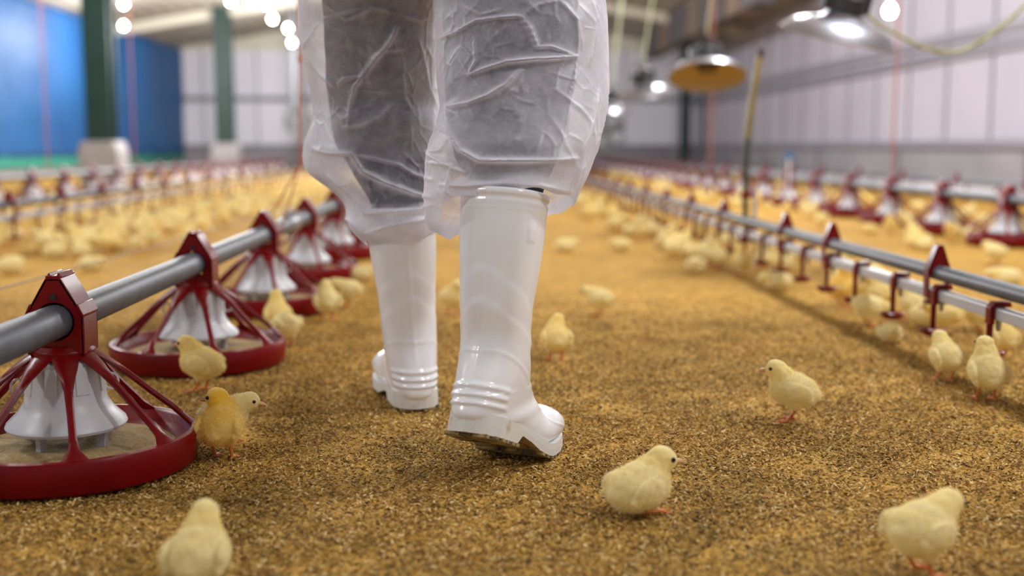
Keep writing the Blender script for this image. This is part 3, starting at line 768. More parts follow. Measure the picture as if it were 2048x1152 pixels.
def build_body():
    Lr = table([(465, 754, 862, 2.02, .052), (430, 752, 864, 2.02, .056), (390, 735, 864, 2.03, .062), (340, 702, 866, 2.05, .075), (280, 668, 872, 2.06, .09), (200, 655, 868, 2.05, .09), (100, 650, 868, 2.02, .09), (0, 645, 868, 1.98, .10), (-120, 640, 880, 1.94, .11)])
    Rr = table([(400, 945, 1080, 1.60, .050), (370, 935, 1090, 1.62, .058), (330, 915, 1110, 1.65, .072), (270, 898, 1128, 1.69, .085), (200, 890, 1145, 1.73, .09), (100, 888, 1155, 1.76, .09), (0, 885, 1160, 1.79, .10), (-120, 880, 1160, 1.82, .11)])
    hip = [(-.015, 1.86, .80, .20, .14), (-.015, 1.86, .95, .19, .13), (-.01, 1.86, 1.08, .16, .11), (0, 1.87, 1.22, .18, .12), (0, 1.88, 1.36, .20, .11), (0, 1.88, 1.46, .12, .08), (0, 1.88, 1.50, .06, .06)]
    def legrings(t, hx):
        r = [(cx, cy, z, a, b) for z, cx, cy, a, b in t]
        r.append((hx, 1.86, .84, .10, .12)); r.append((hx, 1.86, .92, .10, .12)); return r
    parts = [loft_geo(legrings(Lr, -.11)), loft_geo(legrings(Rr, .09)), loft_geo(hip)]
    me = remesh_union('body', parts, .009, 3, None)
    co = np.empty(len(me.vertices) * 3); me.vertices.foreach_get('co', co); co = co.reshape(-1, 3)
    nm = np.empty(len(me.vertices) * 3); me.vertices.foreach_get('normal', nm); nm = nm.reshape(-1, 3)
    d = np.array([.006 * (1 - abs(noise.noise((p[0] * 9, p[1] * 9, p[2] * 16))) * 3) * .3 for p in co])
    co = co + nm * d[:, None] - PO
    me.vertices.foreach_set('co', co.ravel()); me.materials.append(M['navy']); me.update()
    o = bpy.data.objects.new('body', me); COL.objects.link(o); o.parent = person; o['label'] = 'legs in dark navy trousers'
build_body()

# ridges of the crumpled fabric, as measured: (points, width, height)
STROKES = [
 ([(636, 41), (688, 26), (723, 17)], 4, 4), ([(721, 56), (720, 100), (718, 148)], 3, 3), ([(797, 52), (775, 91), (745, 126), (727, 150), (710, 174), (697, 239)], 7, 8),
 ([(673, 176), (688, 158), (730, 152), (740, 174)], 5, 5), ([(806, 98), (775, 101), (753, 108), (738, 125)], 5, 5), ([(806, 150), (810, 195), (823, 221)], 4, 4),
 ([(788, 204), (762, 234), (727, 252), (684, 256)], 4, 4), ([(628, 298), (660, 306), (706, 308), (727, 343), (766, 364), (823, 386), (858, 395)], 9, 14),
 ([(706, 308), (745, 317), (797, 330), (823, 347), (860, 360)], 5, 7), ([(655, 352), (706, 390), (732, 428), (762, 425), (827, 419), (870, 410)], 8, 11),
 ([(840, 82), (849, 126), (858, 174), (875, 217)], 5, 5), ([(810, 30), (840, 43), (858, 35)], 4, 4), ([(640, 45), (625, 70), (605, 95)], 6, 5), ([(640, 45), (690, 65), (700, 100)], 3, 3),
 ([(612, 110), (640, 150), (672, 176)], 5, 5), ([(640, 420), (700, 440), (730, 470), (770, 455), (865, 435)], 8, 9), ([(700, 178), (760, 185), (815, 180)], 3, 2.5),
 ([(735, 85), (750, 105), (753, 122)], 3, 3), ([(650, 10), (690, 40), (745, 15), (790, 25)], 4, 4), ([(822, 250), (824, 300)], 3, 3),
 ([(871, 78), (910, 65), (953, 41), (1005, 35), (1040, 33), (1057, 56), (1075, 95), (1101, 93), (1157, 113)], 5, 7), ([(947, 78), (951, 121), (936, 148)], 5, 5),
 ([(936, 150), (979, 135), (1014, 124), (1057, 119), (1110, 116), (1153, 113)], 7, 11), ([(892, 213), (940, 206), (979, 191), (1014, 169), (1040, 139)], 9, 11),
 ([(1051, 130), (1046, 195), (1036, 282), (1023, 356)], 3, 4), ([(892, 213), (901, 260), (923, 299), (962, 321), (1014, 321), (1092, 321), (1157, 317)], 9, 12),
 ([(849, 304), (901, 334), (930, 345)], 7, 8), ([(853, 325), (905, 330), (892, 382), (905, 395)], 7, 8), ([(1118, 0), (1153, 39), (1164, 100)], 5, 6),
 ([(1187, 0), (1196, 43), (1180, 130)], 5, 5), ([(1040, 33), (1075, 10), (1118, 0)], 4, 4), ([(915, 115), (935, 150), (962, 178)], 3, 3), ([(1160, 110), (1150, 160), (1140, 190)], 3, 4),
 ([(1200, 60), (1170, 55), (1152, 62)], 3, 3), ([(880, 370), (930, 372), (1010, 366), (1080, 372), (1140, 385)], 8, 7), ([(870, 250), (905, 270), (880, 300), (850, 305)], 6, 6),
 ([(1000, 20), (960, 30), (925, 10)], 4, 4), ([(1200, 180), (1185, 240), (1165, 300), (1150, 370)], 7, 7), ([(1093, 60), (1099, 85)], 3, 3), ([(948, 60), (975, 25), (1010, 15)], 3, 3),
]
STROKES = [(p, 2.2, h * .6) if w == 3 else (p, w, h) for p, w, h in STROKES]
def stroke_disp(pp):
    tot = np.zeros(len(pp)); mx = np.zeros(len(pp))
    for pts, w, h in STROKES:
        pts = np.array(pts, float); best = np.full(len(pp), 1e9); bt = np.zeros(len(pp)); L = 0
        seg = np.linalg.norm(np.diff(pts, axis=0), axis=1); T = seg.sum()
        for i in range(len(pts) - 1):
            a, b = pts[i], pts[i + 1]; ab = b - a
            u = np.clip(((pp - a) @ ab) / (ab @ ab), 0, 1); q = a + u[:, None] * ab; d = np.linalg.norm(pp - q, axis=1)
            up = d < best; best[up] = d[up]; bt[up] = (L + u[up] * seg[i]) / T; L += seg[i]
        fade = np.clip(np.minimum(bt, 1 - bt) * 5 + .35, 0, 1)
        prof = np.exp(-best / (w * .62)) + .40 * np.exp(-best / (w * 2.6))
        tot = np.maximum(tot, prof * fade * h * .001) ; mx = np.maximum(mx, np.exp(-(best / (w * .5)) ** 2) * fade * min(1, .25 + h / 9))
    return tot, mx

def pants_leg(rows, hem, n, m, seed, zt, inflate=0.0):
    tab = sorted(table(rows)); zs0 = np.array([r[0] for r in tab]); A0 = np.array([r[1:] for r in tab])
    zs = np.arange(zs0[0], zs0[-1], .002); A = np.stack([np.interp(zs, zs0, A0[:, k]) for k in range(4)], 1)
    kern = np.exp(-(np.arange(-10, 11) / 4.5) ** 2); kern /= kern.sum()
    A = np.stack([np.convolve(np.pad(A[:, k], 10, mode='edge'), kern, 'valid') for k in range(4)], 1)
    th = np.arange(n) / n * 2 * math.pi
    V = np.zeros((m, n, 3)); hz = np.array([hem(t) for t in th])
    e = .80
    ct, st = np.cos(th), np.sin(th)
    cx_ = np.sign(ct) * np.abs(ct) ** e; sy_ = np.sign(st) * np.abs(st) ** e
    for j in range(m):
        v = j / (m - 1); z = zt + (hz - zt) * v
        c = [np.interp(z, zs, A[:, k]) for k in range(4)]
        V[j, :, 0] = c[0] + c[2] * cx_; V[j, :, 1] = c[1] + c[3] * sy_; V[j, :, 2] = z
    P0 = V.reshape(-1, 3).copy()
    # outward direction
    cen = np.stack([np.interp(P0[:, 2], zs, A[:, 0]), np.interp(P0[:, 2], zs, A[:, 1]), P0[:, 2]], 1)
    N = P0 - cen; N /= np.linalg.norm(N, axis=1)[:, None] + 1e-9
    pp = proj(P0); d, mask = stroke_disp(pp)
    back = np.clip((-N[:, 1] + .15) * 2.2, 0, 1)
    edge = np.clip(np.abs(N[:, 0]) * 1.0, 0, 1)
    cr = np.zeros(len(P0))
    for i, p in enumerate(P0):
        q = Vector(p); w = noise.noise_vector(q * 6 + Vector((seed, 0, 0))) * .035
        q2 = q + w
        D1 = noise.voronoi(Vector((q2.x * 15, q2.y * 15, q2.z * 10 + seed)))[0]
        D2 = noise.voronoi(Vector((q2.x * 34 + seed, q2.y * 34, q2.z * 26)))[0]
        c = noise.noise(Vector((q.x * 6, q.y * 6, q.z * 7 + seed * 2)))
        g1 = min(max(noise.noise(Vector((q.x * 11, q.y * 11, q.z * 11 - seed))) * 2.2 + .5, 0), 1)
        g2 = min(max(noise.noise(Vector((q.x * 16, q.y * 16 + seed, q.z * 16))) * 3 + .1, 0), 1)
        cr[i] = .0045 * g1 * g1 * math.exp(-(D1[1] - D1[0]) / .07) + .0026 * g2 * math.exp(-(D2[1] - D2[0]) / .07) - .007 * D1[0] + .009 * c
    disp = d * back + cr * (1 - .5 * back * mask)
    # front half of the leg gets freer folds
    vq = np.repeat(np.arange(m) / (m - 1), n)
    P1 = P0 + N * (disp * (1 - .55 * edge) * np.clip((1.03 - vq) / .08, .25, 1))[:, None]
    Q = [(j * n + i, j * n + (i + 1) % n, (j + 1) * n + (i + 1) % n, (j + 1) * n + i) for j in range(m - 1) for i in range(n)]
    vv = np.repeat(np.arange(m) / (m - 1), n)
    fold_and_bright = .30 * mask * back + .35 * np.clip((vv - .955) / .02, 0, 1)
    if seed > 5:       # opacity raised to paint in the brightness of fabric standing off the leg
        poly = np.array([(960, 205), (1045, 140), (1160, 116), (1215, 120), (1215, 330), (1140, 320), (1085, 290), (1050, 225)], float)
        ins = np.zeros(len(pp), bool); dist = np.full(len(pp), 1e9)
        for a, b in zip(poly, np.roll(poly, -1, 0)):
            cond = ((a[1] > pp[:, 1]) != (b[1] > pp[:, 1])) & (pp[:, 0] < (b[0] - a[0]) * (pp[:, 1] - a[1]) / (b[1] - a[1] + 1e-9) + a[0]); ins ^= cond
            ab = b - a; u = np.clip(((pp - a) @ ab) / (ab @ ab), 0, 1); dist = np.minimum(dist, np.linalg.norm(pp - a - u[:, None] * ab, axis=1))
        fold_and_bright = fold_and_bright + .14 * np.clip(.5 + np.where(ins, dist, -dist) / 26, 0, 1)
    if seed > 5: fold_and_bright = fold_and_bright + .34 * np.clip((pp[:, 1] - 318) / 22, 0, 1) * (.75 + .25 * np.sin(pp[:, 0] * .05))
    else: fold_and_bright = fold_and_bright + .22 * np.clip((700 + .3 * (pp[:, 1] - 250) - pp[:, 0]) / 40, 0, 1) * np.clip((pp[:, 1] - 190) / 60, 0, 1) * (pp[:, 1] < 1200) - .16 * np.clip((pp[:, 0] - 715) / 25, 0, 1) * np.clip((pp[:, 1] - 312) / 12, 0, 1) * np.clip((418 - pp[:, 1]) / 12, 0, 1)
    return P1, np.array(Q), fold_and_bright

def build_coverall():
    left = [(-420, 560, 905, 1.88, .14), (-250, 585, 900, 1.90, .135), (0, 600, 880, 1.98, .125), (50, 600, 876, 2.00, .12), (95, 602, 874, 2.01, .12), (150, 614, 874, 2.03, .12), (210, 627, 880, 2.05, .12), (240, 629, 886, 2.05, .125),
            (285, 609, 893, 2.06, .13), (320, 606, 896, 2.06, .13), (345, 616, 896, 2.05, .125), (365, 646, 892, 2.04, .12), (385, 672, 888, 2.04, .11), (405, 690, 882, 2.03, .105), (440, 697, 880, 2.02, .10),
            (465, 706, 878, 2.02, .09), (480, 724, 877, 2.02, .08), (492, 738, 876, 2.02, .073)]
    right = [(-420, 850, 1225, 1.84, .14), (-250, 860, 1220, 1.82, .135), (0, 864, 1210, 1.79, .13), (60, 866, 1216, 1.77, .13), (110, 868, 1217, 1.76, .13), (180, 877, 1216, 1.74, .13), (215, 882, 1213, 1.73, .13), (250, 873, 1207, 1.71, .125),
             (290, 855, 1197, 1.69, .125), (320, 850, 1187, 1.68, .12), (350, 849, 1175, 1.67, .115), (380, 848, 1160, 1.66, .11), (405, 847, 1150, 1.66, .105), (430, 848, 1140, 1.66, .10), (455, 853, 1125, 1.67, .095), (490, 885, 1090, 1.68, .09)]
    zl_l, zl_r = P(735, 486, 2.0).z, P(872, 458, 2.0).z
    def hemL(t):
        c, s = math.cos(t), math.sin(t); z = (zl_l + zl_r) / 2 + c * (zl_r - zl_l) / 2
        return z + (.012 if s > 0 else 0) * s + .006 * math.sin(3 * t + 1) + .003 * math.sin(7 * t)
    zn, zo, zf = P(1000, 383, 1.56).z, P(1140, 414, 1.66).z, P(905, 488, 1.74).z
    def hemR(t):
        c, s = math.cos(t), math.sin(t)         # s<0 near the camera, c>0 outer side
        k = max(0, -s) ** .8; f = max(0, s); l = max(0, -c)
        z = zn * k + (1 - k) * (zo if c > 0 else (zo * .45 + zf * .55)); z += f * (zf - z) * (.9 if c < .3 else .5)
        return z + .004 * math.sin(4 * t) + .003 * math.sin(9 * t + 1)
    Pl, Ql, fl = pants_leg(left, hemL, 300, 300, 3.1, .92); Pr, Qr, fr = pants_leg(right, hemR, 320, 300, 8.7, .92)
    # upper part, above the picture
    rows = []; th = np.arange(48) / 48 * 2 * math.pi
    U = []
    for z, a, b in ((.74, .222, .185), (.80, .232, .175), (.86, .235, .168), (.95, .23, .16), (1.08, .21, .15), (1.22, .215, .15), (1.36, .215, .13), (1.46, .13, .10), (1.50, .07, .07)):
        for t in th: U.append((-.01 + a * math.cos(t) + .008 * noise.noise((t * 3, z * 9, 0)), 1.87 + b * math.sin(t), z))
    U = np.array(U); Qu = np.array([(j * 48 + i, j * 48 + (i + 1) % 48, (j + 1) * 48 + (i + 1) % 48, (j + 1) * 48 + i) for j in range(8) for i in range(48)])
    V = np.concatenate([Pl, Pr, U]) - PO; Q = np.concatenate([Ql, Qr + len(Pl), Qu + len(Pl) + len(Pr)])
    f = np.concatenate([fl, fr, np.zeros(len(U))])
    o = mesh_np('coverall', V, Q, M['fabric'], person, attr=('fold_and_bright', f)); o['label'] = 'crumpled see-through white coverall legs'
build_coverall()

# boots ---------------------------------------------------------------
BOOT = [ # back/bottom point, front/top point in the side view, half width
 ((-.002, .345), (.120, .345), .0590), ((-.002, .325), (.120, .325), .0590), ((.000, .28), (.118, .28), .0580), ((.004, .23), (.114, .235), .0540), ((.009, .18), (.110, .19), .0490),
 ((.012, .14), (.113, .155), .0465), ((.009, .105), (.122, .130), .0450), ((.001, .072), (.137, .110), .0435), ((-.004, .045), (.155, .098), .0415), ((-.004, .024), (.172, .089), .0400),
 ((.018, .014), (.188, .082), .0425), ((.060, .014), (.205, .076), .0425), ((.110, .014), (.222, .072), .0450), ((.155, .014), (.240, .069), .0490), ((.195, .014), (.257, .064), .0510), ((.232, .014), (.272, .056), .0485),
 ((.262, .015), (.284, .046), .0410), ((.280, .018), (.291, .038), .0290), ((.289, .023), (.295, .033), .0150), ((.2945, .027), (.2955, .029), .002)]
def boot_bend(V, pitch, shaft):
    V = V.copy()
    # shaft leans back relative to the foot
    w = np.clip((V[:, 2] - .09) / .10, 0, 1); w = w * w * (3 - 2 * w); a = -shaft * w
    y, z = V[:, 1] - .06, V[:, 2] - .10; V[:, 1] = .06 + y * np.cos(a) + z * np.sin(a); V[:, 2] = .10 - y * np.sin(a) + z * np.cos(a)
    # heel lifts about the ball
    w = np.clip((.235 - V[:, 1]) / .09, 0, 1); w = w * w * (3 - 2 * w); a = pitch * np.where(V[:, 2] > .12, 1, w)
    y, z = V[:, 1] - .205, V[:, 2]
    V[:, 1] = .205 + y * np.cos(a) + z * np.sin(a); V[:, 2] = -y * np.sin(a) + z * np.cos(a)
    return V
def foot_half(y):      # outline half width of the sole along the foot
    ys = [-.004, .0, .008, .03, .07, .11, .155, .195, .232, .262, .281, .292, .299]
    ws = [.0, .016, .027, .0385, .0400, .0415, .050, .0535, .051, .043, .031, .018, 0]
    return float(np.interp(y, ys, ws))
def build_boot(mirror, pitch, shaft, yaw, ball, label, lean=0.0):
    m, n = 200, 160; t = np.linspace(0, len(BOOT) - 1, m)
    def cr(vals):
        v = np.array(vals); i = np.clip(t.astype(int), 0, len(v) - 2); u = t - i
        p0, p1, p2, p3 = v[np.maximum(i - 1, 0)], v[i], v[i + 1], v[np.minimum(i + 2, len(v) - 1)]
        return .5 * (2 * p1 + (p2 - p0) * u + (2 * p0 - 5 * p1 + 4 * p2 - p3) * u ** 2 + (3 * p1 - p0 - 3 * p2 + p3) * u ** 3)
    by, bz, fy, fz, w = [cr([r[a][b] for r in BOOT]) for a, b in ((0, 0), (0, 1), (1, 0), (1, 1))] + [cr([r[2] for r in BOOT])]
    th = np.arange(n) / n * 2 * math.pi; V = np.zeros((m, n, 3))
    for j in range(m):
        cy, cz = (by[j] + fy[j]) / 2, (bz[j] + fz[j]) / 2; hy, hz = (fy[j] - by[j]) / 2, (fz[j] - bz[j]) / 2
        c, s = np.cos(th), np.sin(th); e = .92 if j < m * .4 else .82
        cc = np.sign(c) * np.abs(c) ** e; ss = np.sign(s) * np.abs(s) ** e
        V[j, :, 0] = w[j] * ss; V[j, :, 1] = cy + hy * cc; V[j, :, 2] = cz + hz * cc
    V = V.reshape(-1, 3); x, y, z = V.T
    th_ = np.tile(th, m); tt = np.repeat(t, n)
    backness = np.clip(-np.cos(th_), 0, 1)
    # surface relief: rim bands, heel ribs, moulded panels, back seam, side ribs
    d = np.zeros(len(V))
    d += .0022 * np.exp(-((z - .340) / .0045) ** 4) + .0012 * np.exp(-((z - .327) / .0022) ** 2) + .0008 * np.exp(-((z - .319) / .002) ** 2)
    for zz in (.068, .056, .044): d += .0030 * np.exp(-((z - zz) / .0032) ** 4) * np.clip((backness - .35) * 8, 0, 1) * (y < .05)
    d += .0010 * np.exp(-(x / .004) ** 2) * (np.cos(th_) < 0) * np.clip((z - .07) / .02, 0, 1)
    for zz in (.296, .287, .278): d += .0026 * np.exp(-((z - zz) / .0024) ** 4) * np.exp(-((th_ - math.pi * .62) / .13) ** 6)
    def step(cv, hgt): return hgt / (1 + np.exp(-cv / .0008))
    yy = y
    arch1 = .225 - .050 * np.clip((yy - .005) / .10, 0, 1) ** 1.5 - .10 * np.clip((yy - .03) / .09, 0, 1) ** 2 + .012 * np.cos(x * 60)
    arch2 = .185 - .035 * np.clip((yy - .005) / .10, 0, 1) - .06 * np.clip((yy - .03) / .09, 0, 1) ** 2 + .010 * np.cos(x * 70)
    d += step(arch1 - z, .0010) + step(arch2 - z, .0010)
    d += .0022 * np.exp(-((z - (.118 - .35 * np.clip(yy - .02, 0, 1))) / .0016) ** 2) * .5
    # folds across the instep
    d += -.002 * np.clip(np.cos(th_), 0, 1) * np.sin((z) * 210) * np.exp(-((z - .14) / .03) ** 2)
    Nx = V - np.stack([np.zeros(len(V)), np.repeat((by + fy) / 2, n), np.repeat((bz + fz) / 2, n)], 1); Nx /= np.linalg.norm(Nx, axis=1)[:, None] + 1e-9
    V = V + Nx * d[:, None]
    # welt around the foot
    Q = [(j * n + i, j * n + (i + 1) % n, (j + 1) * n + (i + 1) % n, (j + 1) * n + i) for j in range(m - 1) for i in range(n)]
    # inside wall of the shaft
    k0 = len(V); ins = []
    for jj, (dz, inset) in enumerate(((0.001, .0045), (-.02, .0055), (-.07, .006))):
        c = np.array([0, (by[0] + fy[0]) / 2, .345 + dz]); r = V[:n].copy(); q = c + (r - [0, (by[0] + fy[0]) / 2, .345]) * (1 - inset / .06); q[:, 2] = .345 + dz; ins.append(q)
    V = np.concatenate([V] + ins)
    for i in range(n):
        Q.append((i, k0 + i, k0 + (i + 1) % n, (i + 1) % n))
        for jj in (0, 1): Q.append((k0 + jj * n + i, k0 + (jj + 1) * n + i, k0 + (jj + 1) * n + (i + 1) % n, k0 + jj * n + (i + 1) % n))
    # sole: welted slab with heel block, waist and lugs
    sv = []; sf = []; smi = []
    ys = list(np.linspace(-.004, .299, 90))
    def ring(y, z0, z1, grow):
        h = max(foot_half(y) + grow * (1 if foot_half(y) > .0 else 0), .0006)
        return [(-h, y, z0), (h, y, z0), (h, y, (z0 + z1) / 2), (h - .0006, y, z1), (-h + .0006, y, z1), (-h, y, (z0 + z1) / 2)]
    def zbot(y):
        if y < .085: return 0.0
        if y < .10: return (y - .085) / .015 * .013
        if y < .125: return .013 - (y - .10) / .025 * .005
        if y < .150: return .008 * (1 - (y - .125) / .025)
        return 0.0 if y < .25 else (y - .25) ** 2 * 4.2
    for y in ys:
        zb = zbot(y) + .004; zt_ = .022 + (.010 if y < .1 else .010 * max(0, 1 - (y - .1) / .05)) + (0 if y < .26 else (y - .26) * .12)
        sv += ring(y, zb, zt_, .0012 + .0016 * min(1, max(0, (y - .05) / .08)))
    for j in range(len(ys) - 1):
        for i in range(6):
            sf.append((j * 6 + i, j * 6 + (i + 1) % 6, (j + 1) * 6 + (i + 1) % 6, (j + 1) * 6 + i)); smi.append(1 if i == 0 else 0)
    sf += [tuple(range(6))[::-1], tuple((len(ys) - 1) * 6 + i for i in range(6))]; smi += [0, 0]
    sv = np.array(sv); sm = MB(); sm.v = [tuple(p) for p in sv]; sm.f = sf; sm.mi = smi
    lug = MB()
    yv = .004
    while yv < .285:
        if not (.086 < yv < .148):
            h = foot_half(yv + .006) + .0026; zb = zbot(yv) 
            if h > .012:
                for a, b in ((-1, -.32), (-.22, .22), (.32, 1)):
                    lug.box(a * h, b * h, yv, yv + .0095, zb, zb + .0045, 1 if abs(a + b) < .2 else 0)
        yv += .0155
    sm.add(lug.v, lug.f); sm.mi[-len(lug.f):] = [1] * len(lug.f)
    t_ = empty('boot', parent=person)
    s = -1 if mirror else 1
    cy_, sy_ = math.cos(yaw), math.sin(yaw)
    def place(A):
        A = boot_bend(np.array(A, float), pitch, shaft); A[:, 0] *= s; A[:, 0] += lean * np.clip(A[:, 2] - .05, 0, 1); A[:, 1] -= .205
        X = A[:, 0] * cy_ + A[:, 1] * sy_; Y = -A[:, 0] * sy_ + A[:, 1] * cy_
        return np.stack([X + ball[0], Y + ball[1], A[:, 2]], 1)
    org = np.array([ball[0], ball[1], 0]); t_.location = org - PO; t_['label'] = label
    up = mesh_np('upper', place(V) - org, Q, M['boot'], t_)
    sm.v = [tuple(p) for p in place(sm.v) - org]; sm.build('sole', [M['sole'], M['tread']], t_, smooth=False)['label'] = 'grimy lugged sole'
# right boot: heel raised; left boot: flat
b = G(1040, 908); build_boot(False, R(21), R(10), R(25), (b.x, b.y), 'right boot with raised heel')
b = G(805, 774); build_boot(True, 0, R(-2), R(-11), (b.x, b.y), 'left boot flat on the litter', -.065)

# ------------------------------------------------------------------ chicks
def ico(c, r, rot=None, sub=3):
    bm = bmesh.new(); bmesh.ops.create_icosphere(bm, subdivisions=sub, radius=1)
    Rm = rot if rot is not None else Matrix.Identity(3)
    V = [Vector(c) + Rm @ Vector((v.co.x * r[0], v.co.y * r[1], v.co.z * r[2])) for v in bm.verts]
    Fc = [tuple(v.index for v in f.verts) for f in bm.faces]; bm.free(); return V, Fc
def rotm(yaw=0, pitch=0): return Matrix.Rotation(yaw, 3, 'Z') @ Matrix.Rotation(pitch, 3, 'Y')
# a chick looks along +X; options: height of body, body tilt, head position and direction
POSES = {
 'standing': dict(bz=.052, tilt=-.35, head=(.027, 0, .083), yaw=0, hp=0),
 'looking_left': dict(bz=.052, tilt=-.45, head=(.019, .011, .086), yaw=1.45, hp=.05),
 'looking_right': dict(bz=.052, tilt=-.35, head=(.024, -.008, .084), yaw=-.9, hp=0),
 'pecking': dict(bz=.050, tilt=.25, head=(.046, 0, .046), yaw=0, hp=.75),
 'alert': dict(bz=.055, tilt=-.65, head=(.019, 0, .094), yaw=.1, hp=-.05),
 'sitting': dict(bz=.031, tilt=-.25, head=(.029, -.003, .058), yaw=-.35, hp=.05, sit=True),
 'lying': dict(bz=.024, tilt=-.02, head=(.038, 0, .034), yaw=.2, hp=.2, sit=True),
 'stretching': dict(bz=.050, tilt=-.1, head=(.040, 0, .070), yaw=0, hp=.15),
}
def build_chick(pose, fuzz=9000, seed=1, voxel=.0021):
    o = POSES[pose]; bz, tl = o['bz'], o['tilt']; hx, hy, hz = o['head']; yw, hp = o['yaw'], o['hp']; sit = o.get('sit')
    Rb = rotm(0, tl); parts = []
    def B(c, r, rr=0): parts.append(ico(Vector((0, 0, bz)) + Rb @ Vector(c), r, Rb @ rotm(0, rr)))
    B((0, 0, 0), (.034, .0290, .0280)); B((.012, 0, -.001), (.0255, .0265, .0260)); B((-.013, 0, .002), (.026, .0255, .0240)); B((-.030, 0, .004), (.013, .013, .010), .25)
    for s in (-1, 1):
        parts.append(ico(Vector((0, 0, bz)) + Rb @ Vector((-.005, s * .0272, .003)), (.0235, .0062, .0135), Rb @ rotm(-s * .10, .28)))
        parts.append(ico(Vector((0, 0, bz)) + Rb @ Vector((-.023, s * .0245, -.003)), (.011, .0045, .0065), Rb @ rotm(-s * .2, .35)))
        if not sit: parts.append(ico((-.003, s * .0125, bz - .019), (.0125, .0095, .0125)))
    nb = Vector((0, 0, bz)) + Rb @ Vector((.018, 0, .008)); hd = Vector((hx, hy, hz))
    for k in range(1, 6):
        u = k / 6; q = nb.lerp(hd, u); r = .0215 * (1 - u) + .0150 * u; parts.append(ico(q, (r, r, r), sub=2))
    Rh = rotm(yw, hp)
    parts.append(ico(hd, (.0175, .0152, .0156), Rh)); parts.append(ico(hd + Rh @ Vector((.0085, 0, -.0015)), (.0095, .0092, .0088), Rh))
    me = remesh_union('body', parts, voxel, 5, None)
    n = len(me.vertices); co = np.empty(n * 3); me.vertices.foreach_get('co', co); co = co.reshape(-1, 3)
    nm = np.empty(n * 3); me.vertices.foreach_get('normal', nm); nm = nm.reshape(-1, 3)
    rs = np.random.RandomState(seed)
    co = co + nm * np.array([.0009 * noise.noise(Vector(p) * 160) + .0009 * noise.noise(Vector(p) * 60) for p in co])[:, None]
    me.vertices.foreach_set('co', co.ravel())
    def tint(p):
        dh = np.linalg.norm(p - np.array(hd), axis=1); dn = np.linalg.norm(p - np.array(nb.lerp(hd, .45)), axis=1)
        back = np.linalg.norm(p - np.array((-.02, 0, bz + .02)), axis=1)
        return .05 + .42 * np.exp(-(dn / .019) ** 2) + .20 * np.exp(-(dh / .018) ** 2) + .12 * np.exp(-(back / .02) ** 2) + .05 * np.sin(p[:, 0] * 190 + p[:, 1] * 130)
    tv = tint(co)
    me.calc_loop_triangles(); tr = np.empty(len(me.loop_triangles) * 3, np.int32); me.loop_triangles.foreach_get('vertices', tr); tr = tr.reshape(-1, 3)
    if fuzz:
        a, b, c = co[tr[:, 0]], co[tr[:, 1]], co[tr[:, 2]]; ar = np.linalg.norm(np.cross(b - a, c - a), axis=1); pr = ar / ar.sum()
        ix = rs.choice(len(tr), fuzz, p=pr); u = rs.rand(fuzz, 2); fl = u.sum(1) > 1; u[fl] = 1 - u[fl]
        p = a[ix] + (b - a)[ix] * u[:, :1] + (c - a)[ix] * u[:, 1:]; nn = nm[tr[ix, 0]]
        dh = np.linalg.norm(p - np.array(hd), axis=1); ln = np.where(dh < .018, .0017, .0036) * (.6 + .8 * rs.rand(fuzz))
        face = np.linalg.norm(p - np.array(hd + Rh @ Vector((.014, 0, 0))), axis=1); ln = np.where(face < .011, ln * .4, ln)
        dr = nn * .75 + np.array((-.55, 0, -.25)) + (rs.rand(fuzz, 3) - .5) * .7; dr /= np.linalg.norm(dr, axis=1)[:, None]
        sd = np.cross(dr, rs.rand(fuzz, 3) - .5); sd /= np.linalg.norm(sd, axis=1)[:, None]
        W = .00017 + .00010 * rs.rand(fuzz)
        p = p - nn * .0004
        tipv = p + dr * ln[:, None]; l = p + sd * W[:, None]; r = p - sd * W[:, None]
        base = len(co); Vn = np.concatenate([co, np.stack([l, r, tipv], 1).reshape(-1, 3)])
        Tn = np.concatenate([tr, base + np.arange(fuzz * 3).reshape(-1, 3)])
        tv = np.concatenate([tv, np.repeat(tv[tr[ix, 0]] + (rs.rand(fuzz) - .5) * .14, 3)])
    else: Vn, Tn = co, tr
    root = empty('chick')
    mesh_np('body', Vn, Tn, M['down'], root, attr=('tint', tv)); bpy.data.meshes.remove(me)
    # beak
    bk = MB(); q = lambda x, y, z: hd + Rh @ Vector((x, y, z))
    for top in (1, -1):
        ln = .0290 if top > 0 else .0272; pts = []
        for u, h, w in ((0, 1, 1), (.45, .85, .8), (.8, .5, .42), (1, .08, .1)):
            x = .0155 + (ln - .0155) * u; drop = -.0012 * u * u
            pts.append([q(x, w * .0040, -.0022 + drop), q(x, w * .0020, -.0022 + drop + top * h * .0034), q(x, -w * .0020, -.0022 + drop + top * h * .0034), q(x, -w * .0040, -.0022 + drop)])
        vs = [v for r in pts for v in r]; fs = [(j * 4 + i, j * 4 + (i + 1) % 4, j * 4 + 4 + (i + 1) % 4, j * 4 + 4 + i) for j in range(3) for i in range(4)] + [(0, 1, 2, 3), (15, 14, 13, 12)]
        bk.add(vs, fs)
    bk.build('beak', M['beak'], root)
    for s in (-1, 1):
        V, Fc = ico(q(.0088, s * .0134, .0026), (.0029, .0019, .0029), Rh, 2); MB().add(V, Fc).build('eye', M['eye'], root)
